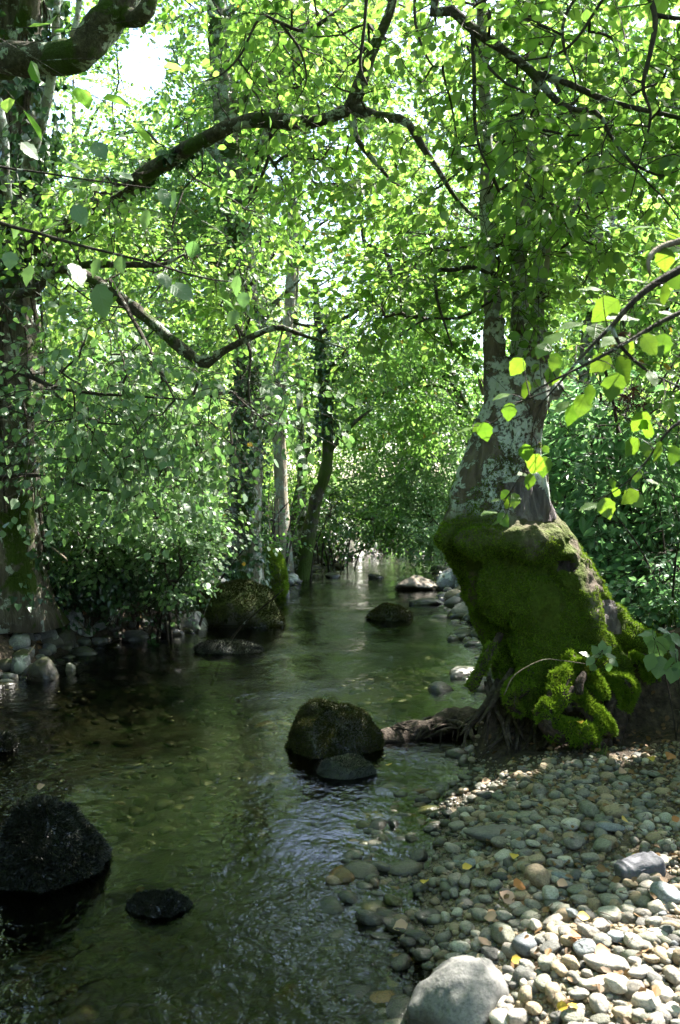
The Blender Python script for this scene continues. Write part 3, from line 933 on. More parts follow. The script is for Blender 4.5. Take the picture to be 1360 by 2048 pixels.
crown(T1, np.concatenate([s[2:, :3] for s in lows[:5]] + [b_v[8:, :3]]), P, SP_PALE, L_PALE_NEAR, B_TWIG, rng, droop=.45, name='low_foliage')
P = np.concatenate([blob(rng, (-3.2, 8.0, 7.8), (3.4, 3.2, 2.2), 520, seed=10), blob(rng, (-1.0, 6.2, 7.4), (2.4, 2.2, 1.5), 170, seed=11), blob(rng, (-4.2, 5.0, 6.5), (2.0, 2.5, 2.0), 240, seed=12)])
P = P[~in_frame(P, 30, 0, 6.5)]
lim = auto_limbs(T1, S1, [(-3.4, 7.8, 8.2), (-1.6, 7.0, 7.4), (-1.0, 6.0, 7.4), (-4.4, 5.2, 6.8), (-4.2, 9.2, 8.0)], B_LEFT, rng, .10, 40)
crown(T1, np.concatenate([nodesTop, lim]), P, SP_BROAD, L_HAZEL, B_TWIG, rng, name='upper_crown', scale=(1.0, 1.5))
mb = MB()
ivy_on(mb, S1[:, :3], S1[:, 3], 5200, rng, .075, lo=.30, hi=.75, off=.10)
ivy_on(mb, S1[:, :3], S1[:, 3], 900, rng, .06, lo=.02, hi=.16, off=.06)
ivy_on(mb, S1[:, :3], S1[:, 3], 500, rng, .06, lo=.16, hi=.30, off=.05)
ivy_on(mb, b_arch[:, :3], b_arch[:, 3], 520, rng, .06, lo=.22, hi=.5, off=.03, out=.6)
ivy_on(mb, b_pale[:, :3], b_pale[:, 3], 260, rng, .06, lo=.0, hi=.3, off=.12)
for q in range(40):           # ivy stems and hanging vines on the trunk
    a = rng.uniform(0, 6.28); z0 = int(rng.integers(2, 30)); ln = int(rng.integers(8, 20))
    seg = S1[z0:z0 + ln]
    ph = a + np.linspace(0, rng.normal(0, .8), len(seg))
    add_tube(mb, seg[:, :3] + np.stack([np.cos(ph), np.sin(ph), 0 * ph], -1) * (seg[:, 3:4] * 1.08 + .01), np.linspace(.014, .006, len(seg)), 5, mi=1)
mb.build('ivy', [L_IVY, B_ROOT], T1, smooth=False)

# the paler ivy tree by the bend
bx, by = at(488, 1100, 12.0)[0], 12.0
T2 = thing('broadleaf_tree', (bx, by, zof(bx, by)), 'tall pale trunk wrapped in dark ivy beside the mossy bank rock', 'tree', 'trees along the left bank')
S2 = trunk_part(T2, np.array([np.append([bx, by, zof(bx, by) - .2], .21), tw(492, 950, 12, .20), tw(494, 750, 12, .19), tw(490, 600, 12, .18), tw(470, 430, 12, .165), tw(450, 250, 12, .15), tw(436, 80, 12.1, .14), tw(430, -120, 12.2, .11), tw(420, -420, 12.3, .06)]), B_IVYTREE, 60, 26, seed=23)
tg = [at(400, 60, 12.5), at(560, 150, 12.2), at(320, 300, 12.4), at(620, 350, 12), at(480, -200, 12.2), at(300, -150, 12.8), at(650, -100, 12.2), at(350, 520, 12.2), at(600, 560, 12), (.6, 10, 7.2)]
lim = auto_limbs(T2, S2, tg, B_IVYTREE, rng, .06, 60)
P = np.concatenate([pblob(rng, 420, 120, 12.4, 260, 220, 1.8, 430, seed=20), pblob(rng, 600, 200, 12.2, 170, 200, 1.5, 250, seed=21), pblob(rng, 330, 420, 12.4, 250, 170, 1.4, 290, seed=22),
                    pblob(rng, 600, 480, 12, 170, 170, 1.3, 240, seed=23), pblob(rng, 450, -250, 12.4, 480, 230, 2.6, 260, seed=24), pblob(rng, 400, 660, 11.6, 260, 110, 1.0, 130, seed=25), blob(rng, (.6, 10.8, 3.7), (1.1, .9, .6), 90, seed=27), blob(rng, (-.2, 11.4, 2.6), (.8, .6, .4), 30, seed=28), pblob(rng, 600, 620, 10.6, 170, 90, .8, 90, seed=31), pblob(rng, 540, 760, 11.0, 110, 60, .6, 36, seed=32), blob(rng, (1.25, 10.3, 4.2), (.8, .8, .5), 70, seed=29), blob(rng, (-.25, 9.0, 4.0), (.7, .6, .5), 60, seed=30), blob(rng, (.7, 9.8, 7.3), (2.4, 2.0, 1.3), 240, seed=26)])  # extra leaf masses added here block stray sun on rocks and stream bed
crown(T2, np.concatenate([S2[30:, :3], lim]), P, SP_ALDER, L_ALDER, B_TWIG, rng, scale=(1.0, 1.6))
mb = MB()
ivy_on(mb, S2[:, :3], S2[:, 3], 2600, rng, .065, lo=.02, hi=.36, side=(.75, -.5, 0), off=.05)
ivy_on(mb, S2[:, :3], S2[:, 3], 350, rng, .065, lo=.36, hi=.9, side=(.75, -.5, 0), off=.05)
mb.build('ivy', [L_IVY], T2, smooth=False)

# pale sunlit stems and leaning dark trees further up the left bank
def slim(label, pts, bark, tgs, blobs, leaf, sp, seed, n_ivy=0, limbr=.035, group='trees along the left bank', name='slim_tree', flare=1.4, scale=(1.0, 1.5), ivylo=.0, ivyhi=.6):
    r_ = np.random.default_rng(seed)
    b = at(*pts[0][:3])
    bz = zof(b[0], b[1])
    T = thing(name, (b[0], b[1], bz), label, 'tree', group)
    W = np.array([np.append([b[0], b[1], bz - .15], pts[0][3])] + [tw(*q) for q in pts[1:]])
    S = trunk_part(T, W, bark, 36, 14, seed=seed, flare=flare)
    lm = auto_limbs(T, S, [at(*t) for t in tgs], bark, r_, limbr, seed * 7)
    Pp = np.concatenate([pblob(r_, *q, seed=seed + i) for i, q in enumerate(blobs)])
    crown(T, np.concatenate([S[14:, :3], lm]), Pp, sp, leaf, B_TWIG, r_, scale=scale)
    if n_ivy:
        m_ = MB(); ivy_on(m_, S[:, :3], S[:, 3], n_ivy, r_, .07, lo=ivylo, hi=ivyhi, off=.09); m_.build('ivy', [L_IVY], T, smooth=False)
    return T
slim('bright sunlit pale trunk right of the ivy tree', [(566, 1065, 15, .13), (560, 950, 15, .11), (558, 850, 15, .10), (562, 740, 15, .09), (580, 600, 15, .08), (590, 300, 15, .06), (600, 60, 15, .03)], B_PALE,
     [(520, 450, 15.4), (640, 380, 15), (600, 150, 15)], [(560, 380, 15.4, 200, 230, 1.8, 340), (600, 120, 15, 190, 200, 1.8, 320), (760, 250, 15.2, 150, 170, 1.5, 200)], L_FAR, SP_FARSMALL, 31)
slim('thin straight trunk standing between the pale trunk and the leaning tree', [(604, 1060, 16.5, .09), (602, 900, 16.5, .07), (598, 780, 16.5, .06), (590, 640, 16.5, .05), (600, 400, 16.5, .03)], B_IVYTREE,
     [(560, 600, 16.6), (660, 520, 16.6)], [(610, 560, 16.8, 170, 160, 1.4, 130)], L_FAR, SP_FARSMALL, 32)
slim('dark mossy tree leaning right over the far bank with an ivy top', [(600, 1072, 15.2, .14), (630, 1010, 15.0, .105), (652, 940, 14.8, .095), (656, 870, 14.8, .09), (650, 790, 14.8, .085), (640, 700, 14.8, .07), (630, 560, 14.8, .04)], B_DARK,
     [(750, 815, 14.4), (690, 700, 14.6), (600, 640, 14.8)], [(700, 700, 14.8, 130, 120, .9, 110), (630, 620, 15, 140, 110, 1.0, 100)], L_ALDER, SP_ALDER, 33, n_ivy=1500, limbr=.05, ivylo=.45, ivyhi=.95)
slim('small forked dark stem behind the leaning tree', [(575, 1045, 17.5, .07), (600, 960, 17.5, .055), (618, 880, 17.5, .05), (612, 800, 17.6, .04), (625, 700, 17.6, .02)], B_DARK,
     [(680, 760, 17.5)], [(650, 780, 17.6, 120, 90, 1.0, 80)], L_FAR, SP_FARSMALL, 34)

# ------------------------------------------------------------------ right bank: trees behind the mossy trunk, the far overhanging bush
slim('leafy tree leaning over the stream from behind the mossy trunk', [(985, 1080, 17, .15), (960, 900, 16.8, .12), (900, 760, 16.5, .10), (840, 640, 16, .08), (800, 500, 15.6, .06), (790, 300, 15.5, .03)], B_DARK,
     [(720, 620, 15.6), (880, 520, 15.8), (780, 780, 15.6), (930, 700, 16)], [(780, 560, 15.6, 190, 170, 1.8, 330), (900, 420, 16, 200, 200, 1.8, 260), (760, 760, 15.8, 160, 120, 1.5, 220), (900, 760, 16.5, 130, 130, 1.5, 140)], L_ALDER, SP_FARSMALL, 35,
     group='trees along the right bank', limbr=.06, name='broadleaf_tree', n_ivy=1200, ivylo=.2, ivyhi=.9)
slim('tall tree standing on the right bank beyond the elder bush', [(1165, 1000, 14, .17), (1170, 850, 14, .15), (1180, 700, 14, .14), (1190, 450, 14, .12), (1190, 200, 14, .10), (1180, -100, 14, .06)], B_IVYTREE,
     [(1080, 420, 14.2), (1290, 500, 14.2), (1240, 250, 14), (1060, 150, 14), (1330, 150, 14), (1200, -150, 14)], [(1200, 560, 14.4, 230, 150, 1.5, 200), (1230, 330, 14.4, 250, 200, 1.8, 260), (1130, 100, 14.2, 270, 220, 1.8, 260), (1330, 650, 14, 150, 150, 1.4, 100)], L_ALDER, SP_FARSMALL, 36,
     group='trees along the right bank', limbr=.06, name='broadleaf_tree', n_ivy=700)
# ------------------------------------------------------------------ the wood farther off
far = [('broad bright-leaved tree far behind the ivy trunk', -7.5, 27, 13, 4.2, 0), ('sunlit tree deep in the wood behind the thick left trunk', -13, 25, 14, 4.5, 0), ('pale-leaved tree far upstream above the pale trunks', -2.5, 30, 14, 4.3, 0),
       ('broad-crowned tree closing the view upstream', 3.0, 33, 15, 4.8, 0), ('bright tree far behind the leaning riverside tree', 8.5, 29, 15, 4.6, 0), ('leafy tree deep behind the elder bush', 14, 26, 14, 4.5, 0), ('sunlit crown far behind the right bank', 12, 38, 17, 5.5, 0),
       ('hazy sunlit tree in the far wood left of the stream', -9, 40, 17, 5.5, 0), ('small leafy understorey tree behind the left bank', -4.6, 20, 8, 2.6, 0), ('small bright understorey tree beyond the left bank hedge', -9.0, 18, 8.5, 2.8, 0)]
for i, (lab, x, y, h, r, dk) in enumerate(far):
    r_ = np.random.default_rng(200 + i)
    bz = zof(x, y)
    T = thing('woodland_tree', (x, y, bz), lab, 'tree', 'trees of the wood behind the stream')
    W = np.array([[x, y, bz - .2, .05 + h * .014], [x + r_.normal(0, .2), y, bz + h * .35, .03 + h * .011], [x + r_.normal(0, .4), y, bz + h * .7, h * .008], [x + r_.normal(0, .4), y, bz + h * .95, .02]])
    S = trunk_part(T, W, B_DARK if dk else B_IVYTREE, 26, 10, seed=300 + i)
    cs = [np.array([x + math.cos(a) * r * .55, y + math.sin(a) * r * .55, bz + h * f]) for a, f in [(.4 + i, .36), (2.4 + i, .42), (4.4 + i, .5), (1.4 + i, .62), (3.4 + i, .72), (5.4 + i, .84), (i, .22), (2.1 + i, .2), (4.2 + i, .24)]]
    lm = auto_limbs(T, S, cs, B_DARK, r_, .07, 400 + i * 11)
    P = np.concatenate([blob(r_, c, (r * .62, r * .62, h * .13), int(74 * (r / 4.2) ** 2), seed=i) for c in cs])
    crown(T, np.concatenate([S[10:, :3], lm]), P, SP_FAR, L_FARDARK if dk else L_FAR, B_TWIG, r_, scale=(.8, 1.5))
# ------------------------------------------------------------------ the mossy pollard on the right bank
rng = np.random.default_rng(44)
YM = 5.25
b0 = at(1095, 1420, YM)
TM = thing('mossy_tree', (b0[0], b0[1], .3), 'bulging moss-covered tree trunk with bare lichen-patched top leaning over the stream', 'tree')
trace = [(1540, 1000, 1200), (1440, 992, 1195), (1380, 988, 1185), (1320, 985, 1185), (1260, 966, 1190), (1200, 944, 1186), (1150, 922, 1172), (1105, 890, 1152), (1078, 872, 1136), (1058, 874, 1124),
         (1040, 890, 1112), (1018, 904, 1106), (990, 912, 1100), (950, 925, 1088), (900, 936, 1082), (850, 952, 1090), (800, 970, 1102), (770, 980, 1104), (735, 988, 1098)]
T_ = spath(np.array([(0, p, 0, l, r) for p, l, r in trace], float), 90)
mb = MB()
k = 56
a = np.linspace(0, 2 * np.pi, k, endpoint=False)
V = []
for row in T_:
    p, l, r = row[1], row[3], row[4]
    c = at((l + r) / 2, p, YM); hw = (r - l) / 2 / F * YM
    dr = hw * (.86 if p > 1060 else .95)
    lob = 1 + .035 * np.cos(4 * a + p * .006) + .03 * np.cos(7 * a - p * .01)
    V.append(np.stack([c[0] + hw * np.cos(a) * lob, c[1] + dr * np.sin(a) * lob, np.full(k, c[2])], -1))
m = len(V)
i = np.arange(m - 1)[:, None] * k; j = np.arange(k)[None, :]
q = np.stack([i + j, i + (j + 1) % k, i + k + (j + 1) % k, i + k + j], -1).reshape(-1, 4)[:, ::-1]
Vv = np.concatenate(V); Vc = np.vstack([Vv, V[0].mean(0), V[-1].mean(0)])
mb.add(Vc, q)
jj = np.arange(k)
mb.f.append((np.stack([np.full(k, m * k), (jj + 1) % k, jj], -1), 0)); mb.f.append((np.stack([np.full(k, m * k + 1), (m - 1) * k + jj, (m - 1) * k + (jj + 1) % k], -1), 0))
def lump(px, py, Y, rx, rz=None, ry=None, mb_=None):
    """a rounded burl, radii in photo pixels at that distance"""
    rx = rx / F * Y; rz = rx if rz is None else rz / F * Y; ry = rx if ry is None else ry / F * Y
    t = np.linspace(0.02, np.pi - .02, 14)
    c = at(px, py, Y)
    P_ = np.stack([0 * t + c[0], 0 * t + c[1], c[2] - rz * np.cos(t)], -1)
    v, qq, tt_ = tube(P_, np.sin(t), 16)
    v = (v - c) * np.array([rx, ry, 1]) + c
    n_ = mb_.n; mb_.add(v, qq); mb_.f.append((tt_ + n_, 0))
def ridge(pts, mb_, k_=14, n_=26, **kw):
    W = spath(np.array([np.append(at(x, y, Y), r) for x, y, Y, r in pts]), n_)
    add_tube(mb_, W[:, :3], W[:, 3], k_, **kw)
# the buttress running down to the right, shoulders, folds and root flares
ridge([(1090, 1080, 5.2, .11), (1140, 1135, 5.15, .125), (1178, 1200, 5.12, .125), (1228, 1258, 5.08, .115), (1288, 1290, 5.02, .095), (1345, 1322, 4.96, .065), (1385, 1350, 4.92, .04)], mb)
ridge([(1120, 1125, 5.0, .09), (1160, 1190, 4.92, .10), (1180, 1255, 4.88, .095), (1215, 1305, 4.82, .08), (1250, 1340, 4.8, .06)], mb)
ridge([(1090, 1250, 4.95, .12), (1110, 1300, 4.86, .115), (1160, 1325, 4.8, .095), (1220, 1345, 4.78, .08), (1258, 1358, 4.78, .05)], mb)
ridge([(1060, 1280, 4.98, .11), (1072, 1340, 4.85, .09), (1064, 1390, 4.8, .07), (1052, 1430, 4.76, .04)], mb)
lump(902, 1076, 5.15, 36, 24, 40, mb); lump(965, 1085, 4.95, 60, 40, 36, mb); lump(1050, 1088, 4.93, 60, 42, 36, mb); lump(1105, 1080, 5.0, 38, 36, 40, mb)
lump(1130, 1125, 4.95, 34, 36, 26, mb); lump(1168, 1172, 4.95, 34, 40, 26, mb); lump(1075, 1220, 4.92, 60, 70, 36, mb); lump(1010, 1180, 4.98, 60, 70, 36, mb); lump(1140, 1250, 4.88, 50, 45, 34, mb)
lump(1090, 990, 5.1, 20, 60, 20, mb)
# the stems above, as far as they belong to the trunk's body
ridge([(1008, 800, 5.25, .10), (992, 740, 5.25, .075), (986, 690, 5.25, .062), (988, 640, 5.25, .055)], mb, 12, 16)
ridge([(1048, 800, 5.25, .11), (1045, 740, 5.25, .08), (1042, 690, 5.25, .062), (1040, 640, 5.25, .05)], mb, 12, 16)
ridge([(1080, 800, 5.25, .08), (1085, 740, 5.22, .06), (1082, 690, 5.2, .045), (1080, 650, 5.2, .035)], mb, 12, 16)
raw = mb.build('trunk', B_TRUNKMOSS)
md = raw.modifiers.new('r', 'REMESH'); md.mode = 'VOXEL'; md.voxel_size = .0135
ms = raw.modifiers.new('s', 'SMOOTH'); ms.factor = .5; ms.iterations = 5
dg = bpy.context.evaluated_depsgraph_get()
ev = raw.evaluated_get(dg)
me = bpy.data.meshes.new_from_object(ev)
bpy.data.objects.remove(raw)
nv = len(me.vertices)
co = np.zeros(nv * 3, np.float32); me.vertices.foreach_get('co', co); co = co.reshape(-1, 3).astype(float)
no = np.zeros(nv * 3, np.float32); me.vertices.foreach_get('normal', no); no = no.reshape(-1, 3).astype(float)
low_ = sstep(1.40, 1.25, co[:, 2])
cl = fbm(co * np.array([9, 9, 7]), 3, 61)
vert = fbm(co * np.array([22, 22, 3]), 3, 62)
dsp = low_ * (.020 * cl + .012 * fbm(co * 26, 2, 63)) + (1 - low_) * (.012 * vert + .010 * cl) + .03 * fbm(co * 2.6, 2, 64)
# hollows: the knot hole and two bare scars sit a little inside the moss
def hollow(px, py, Y, rx, ry, depth):
    global dsp
    x, y_, d_ = project(co)
    e = ((x - px) / rx) ** 2 + ((y_ - py) / ry) ** 2
    dsp = dsp - depth * sstep(1.15, .7, e) * (no[:, 1] < .25)
hollow(1133, 1130, 5, 24, 15, .045); hollow(1226, 1232, 5, 16, 34, .03); hollow(1062, 1005, 5, 38, 40, .012)
co2 = co + no * dsp[:, None]
me.vertices.foreach_set('co', co2.astype(np.float32).ravel()); me.update()
me.materials.clear(); me.materials.append(B_TRUNKMOSS)
me.polygons.foreach_set('use_smooth', np.ones(len(me.polygons), bool))
trunkM = bpy.data.objects.new('trunk', me); COL.objects.link(trunkM)
trunkM.parent = TM; trunkM.matrix_parent_inverse = Matrix.Translation(-TM.location)
# bare wood: a patch of the trunk's own surface lifted 4 mm
me.calc_loop_triangles()
tri = np.zeros(len(me.loop_triangles) * 3, np.int32); me.loop_triangles.foreach_get('vertices', tri); tri = tri.reshape(-1, 3)
pxs, pys, dps = project(co2)
def surface_patch(name, mat, px, py, rx, ry, lift, skew=0.0, sd=0):
    x = (pxs - px - skew * (pys - py)) / rx; y_ = (pys - py) / ry
    e = (x ** 4 + y_ ** 4) + .25 * vnoise(co2 * 14, sd)
    sel = (e < 1) & (no[:, 1] < .3)
    f = tri[sel[tri].all(1)]
    lab_ = {int(q_): int(q_) for q_ in np.unique(f)}          # keep the largest connected piece
    def find(q_):
        while lab_[q_] != q_: q_ = lab_[q_]
        return q_
    for a_, b_, c_ in f.tolist():
        ra = find(a_)
        for o_ in (b_, c_): lab_[find(o_)] = ra
    rt = np.array([find(int(q_)) for q_ in f[:, 0]])
    vals, cn = np.unique(rt, return_counts=True)
    f = f[rt == vals[np.argmax(cn)]]
    us, inv = np.unique(f, return_inverse=True)
    m_ = MB(); m_.add(co2[us] + no[us] * (lift * sstep(1.0, .6, e[us]) + .001)[:, None], inv.reshape(-1, 3)); return m_.build(name, mat, TM)
surface_patch('wood_scar', B_WOOD, 1060, 1003, 42, 42, .006, .42, 1)
surface_patch('wood_scar', B_WOOD, 1224, 1234, 17, 36, .006, .25, 2)
surface_patch('knot_hole', B_WOODDARK, 1133, 1132, 22, 13, .003, 0, 3)  # knot hole patch is a darker wood tone set in the dent

def tri_sample(P_, t_, n, rg):
    A, B_, C_ = P_[t_[:, 0]], P_[t_[:, 1]], P_[t_[:, 2]]
    nn = np.cross(B_ - A, C_ - A); ar = np.linalg.norm(nn, axis=1)
    ix = rg.choice(len(t_), n, p=ar / ar.sum())
    u, v = rg.random(n), rg.random(n); f = u + v > 1; u[f], v[f] = 1 - u[f], 1 - v[f]
    return A[ix] + (B_ - A)[ix] * u[:, None] + (C_ - A)[ix] * v[:, None], unit(nn[ix])

TUFT_V = np.array([(0, .16, 0), (0, -.16, 0), (1, 0, .06), (0, 0, .14), (0, 0, -.14), (.9, .1, -.05)], float)
TUFT_F = np.array([(1, 0, 2), (4, 3, 5)])
def moss_coat(parent, P_, t_, n, mask, mat, rg, size=.018, name='moss', down=.0, wild=.6):
    Q, nn = tri_sample(P_, t_, n, rg)
    kx = mask(Q, nn)
    Q, nn = Q[kx], nn[kx]
    m_ = MB()
    ax = nn + rg.normal(0, wild, Q.shape) + np.array([0, 0, -down])
    inst(m_, TUFT_V, TUFT_F, Q - nn * .003, ax, rg.normal(size=Q.shape), size * rg.uniform(.5, 1.3, len(Q)))
    return m_.build(name, mat, parent, smooth=False)

def mossmask(Q, nn):
    x, y_, d_ = project(Q)
    n1 = fbm(Q * 2.4, 4, 71)
    keep = Q[:, 2] + .36 * n1 + .10 * rng.random(len(Q)) < 1.36 + .14 * vnoise(Q * 9, 72)
    # an upward tongue of moss on the bare stem
    keep |= (fbm(Q * 3.5, 3, 73) > .42) & (Q[:, 2] < 1.85)
    keep |= (np.abs(x - (965 + (1040 - y_) * .42)) < 42 + 22 * vnoise(Q * 9, 75)) & (Q[:, 2] < 1.72 + .08 * vnoise(Q * 10, 78))
    keep &= fbm(Q * 3.0, 4, 74) > -.5
    brown = ((x - 1098) / 34) ** 2 + ((y_ - 1190) / 75) ** 2 < .9 + 1.0 * vnoise(Q * 9, 76)
    keep &= ~brown
    for cx, cy_, rx, ry, sk in ((1060, 1003, 42, 44, .42), (1224, 1234, 16, 36, .25), (1133, 1132, 23, 14, 0)):
        keep &= ~((((x - cx - sk * (y_ - cy_)) / rx) ** 4 + ((y_ - cy_) / ry) ** 4 < 1) & (nn[:, 1] < .3))
    return keep
moss_coat(TM, co2, tri, 150000, mossmask, L_MOSS, rng, .017)

# stems and crown of the mossy tree
st1 = branch(TM, [(988, 660, 5.25, .056), (985, 600, 5.25, .048), (978, 520, 5.25, .043), (972, 420, 5.25, .040), (972, 280, 5.3, .036), (966, 150, 5.3, .034), (962, 40, 5.35, .03), (960, -150, 5.4, .022), (950, -420, 5.4, .01)], B_STEM, 50, 12, seed=81, name='stem')
st2 = branch(TM, [(1041, 660, 5.25, .05), (1040, 600, 5.25, .048), (1036, 520, 5.25, .044), (1050, 420, 5.3, .040), (1066, 300, 5.3, .034), (1074, 180, 5.35, .03), (1076, 60, 5.4, .026), (1080, -120, 5.4, .02), (1090, -350, 5.4, .01)], B_STEM, 50, 12, seed=82, name='stem')
st3 = branch(TM, [(1081, 670, 5.2, .034), (1079, 620, 5.2, .03), (1075, 560, 5.2, .027), (1085, 500, 5.2, .024), (1105, 460, 5.2, .02), (1140, 430, 5.15, .016), (1160, 400, 5.1, .01)], B_STEM, 30, 9, seed=83, name='stem')
st4 = branch(TM, [(1078, 600, 5.2, .022), (1092, 540, 5.15, .018), (1100, 470, 5.1, .014), (1098, 425, 5.1, .012), (1120, 410, 5.1, .010), (1150, 413, 5.05, .006)], B_PALE, 20, 7, seed=84, name='stem')
st5 = branch(TM, [(968, 790, 5.2, .012), (960, 765, 5.2, .008), (957, 755, 5.2, .003)], B_DEADTWIG, 6, 5, seed=85, name='broken_twig')
st6 = branch(TM, [(1100, 790, 5.25, .05), (1112, 775, 5.25, .045), (1108, 800, 5.25, .02)], B_STEM, 10, 9, seed=86, name='broken_stub')
dt = branch(TM, [(1000, 560, 5.1, .012), (950, 535, 5.0, .011), (905, 540, 4.9, .010), (872, 545, 4.9, .009), (875, 600, 4.9, .008), (890, 650, 4.9, .006), (905, 695, 4.9, .004)], B_TWIG, 26, 6, seed=87)
dt2 = branch(TM, [(985, 600, 5.1, .010), (920, 635, 5.0, .008), (850, 640, 5.0, .006), (790, 680, 5.0, .003)], B_TWIG, 20, 6, seed=88)
tg = [(1.1, 5.3, 3.6), (1.9, 5.6, 4.4), (.7, 5.9, 5.0), (1.6, 6.2, 6.0), (2.4, 5.0, 5.4), (.4, 5.0, 6.0)]
SS = np.concatenate([st1, st2])
lim = auto_limbs(TM, st1, tg[:3], B_STEM, rng, .022, 90); lim2 = auto_limbs(TM, st2, tg[3:], B_STEM, rng, .022, 95)
P = np.concatenate([pblob(rng, 900, 430, 5.4, 190, 200, .8, 75, seed=41), pblob(rng, 1060, 300, 5.5, 230, 200, .9, 130, seed=42), pblob(rng, 1160, 520, 5.5, 170, 140, .7, 60, seed=43), pblob(rng, 880, 600, 5.3, 150, 110, .5, 30, seed=44),
                    pblob(rng, 960, 120, 5.5, 220, 170, .9, 100, seed=45), pblob(rng, 1040, 570, 5.0, 100, 70, .2, 20, seed=48)])
crown(TM, np.concatenate([st1[8:, :3], st2[8:, :3], st3[:, :3], dt[:, :3], dt2[:, :3], lim, lim2]), P, SP_ALDER, L_HAZEL, B_TWIG, rng, droop=.25)
P = np.concatenate([blob(rng, (1.9, 6.2, 6.3), (3.0, 2.6, 1.9), 330, seed=46)])
P = P[~in_frame(P, 20, 0, 5.0)]
crown(TM, np.concatenate([st1[30:, :3], st2[30:, :3], lim, lim2]), P, SP_BROAD, L_HAZEL, B_TWIG, rng, name='upper_crown', scale=(1.0, 1.5))

# roots: mossy front roots, the hanging ones, and the tangle washed out by the stream
def root(pts, seed, mossy=True, k_=12, n_=26, bump=.28):
    W = np.array([np.append(at(x, y, Y), r) for x, y, Y, r in pts])
    S = spath(W, n_)
    S[:, :3] += .35 * S[:, 3:4] * np.stack([vnoise(S[:, :3] * 12, seed), vnoise(S[:, :3] * 12 + 7, seed), vnoise(S[:, :3] * 12 + 3, seed)], -1)
    v, q_, t_ = tube(S[:, :3], S[:, 3], k_, bump=bump, freq=16, seed=seed, flute=.10)
    m_ = MB(); m_.add(v, q_); m_.f.append((t_, 0))
    o = m_.build('root', B_ROOT, TM)
    if mossy:
        tr_ = np.concatenate([q_[:, [0, 1, 2]], q_[:, [0, 2, 3]]])
        g_ = np.random.default_rng(seed)
        Q, nn = tri_sample(v, tr_, int(9000 * mossy), g_)
        kx = (nn[:, 2] * .6 + fbm(Q * 9, 3, seed) * .7 > -.18)
        Q, nn = Q[kx], nn[kx]
        mm = MB(); inst(mm, TUFT_V, TUFT_F, Q - nn * .002, nn + g_.normal(0, .55, Q.shape) + np.array([0, 0, .1]), g_.normal(size=Q.shape), .022 * g_.uniform(.5, 1.3, len(Q)))
        mm.build('moss', L_MOSS, o, smooth=False)
    return S
root([(1140, 1330, 4.72, .045), (1128, 1362, 4.62, .058), (1118, 1395, 4.56, .055), (1098, 1425, 4.52, .06), (1105, 1452, 4.50, .062), (1140, 1468, 4.48, .066), (1175, 1478, 4.46, .06), (1198, 1482, 4.46, .045)], 501, 1.5, 14, 40)
root([(1130, 1315, 4.72, .05), (1165, 1345, 4.66, .045), (1190, 1375, 4.62, .042), (1203, 1400, 4.6, .034)], 502, 1)
root([(1140, 1385, 4.62, .035), (1165, 1405, 4.56, .045), (1190, 1430, 4.52, .045), (1212, 1455, 4.48, .04), (1215, 1470, 4.46, .03)], 503, .9)
root([(1215, 1360, 4.72, .045), (1245, 1366, 4.66, .05), (1256, 1385, 4.64, .045), (1248, 1420, 4.62, .03)], 504, .7)
root([(1232, 1385, 4.68, .03), (1238, 1420, 4.64, .036), (1236, 1460, 4.62, .028), (1238, 1500, 4.6, .022), (1245, 1530, 4.58, .010)], 505, 0)
root([(1222, 1400, 4.66, .03), (1212, 1440, 4.62, .028), (1218, 1490, 4.58, .018), (1212, 1525, 4.56, .010)], 506, 0)
root([(1258, 1315, 4.85, .03), (1280, 1330, 4.8, .028), (1300, 1352, 4.76, .026), (1308, 1362, 4.74, .018)], 507, .4)
root([(1055, 1345, 4.8, .05), (1035, 1380, 4.72, .05), (1028, 1410, 4.7, .04), (1042, 1430, 4.7, .02)], 508, .5)
root([(1165, 1345, 4.6, .018), (1158, 1365, 4.56, .02), (1160, 1390, 4.54, .018)], 509, 0, 9, 12)
root([(1148, 1375, 4.55, .016), (1132, 1400, 4.52, .02), (1140, 1420, 4.52, .016)], 510, 0, 9, 12)
root([(985, 1290, 4.95, .03), (968, 1320, 4.9, .026), (955, 1350, 4.86, .03), (945, 1372, 4.86, .028), (935, 1380, 4.86, .02)], 511, .15)
root([(1000, 1270, 5.0, .02), (985, 1300, 4.92, .014), (972, 1330, 4.9, .012), (968, 1350, 4.9, .006)], 512, 0, 8)
# stringy root ends of the broken root
for q_ in range(9):
    x0 = 1168 + q_ * 5.2; ln = rng.uniform(25, 70)
    root([(x0, 1478, 4.46, .013), (x0 + rng.normal(0, 5), 1478 + ln * .5, 4.45, .010), (x0 + rng.normal(0, 10), 1478 + ln, 4.45, .003)], 520 + q_, 0, 7, 10)
for q_ in range(44):
    x0, y0 = rng.uniform(965, 1150), rng.uniform(1330, 1440)
    Y0 = 4.85 + .15 * rng.random()
    dx, ln = rng.normal(-22, 40), rng.uniform(50, 130)
    y1 = min(y0 + ln, 1520)
    root([(x0, y0, Y0, .008 + .012 * rng.random()), (x0 + dx * .3 + rng.normal(0, 10), y0 + (y1 - y0) * .4, Y0 - .08, .009 + .009 * rng.random()), (x0 + dx, y1, Y0 - .16 - .1 * rng.random(), .003)], 540 + q_, 0, 7, 14)
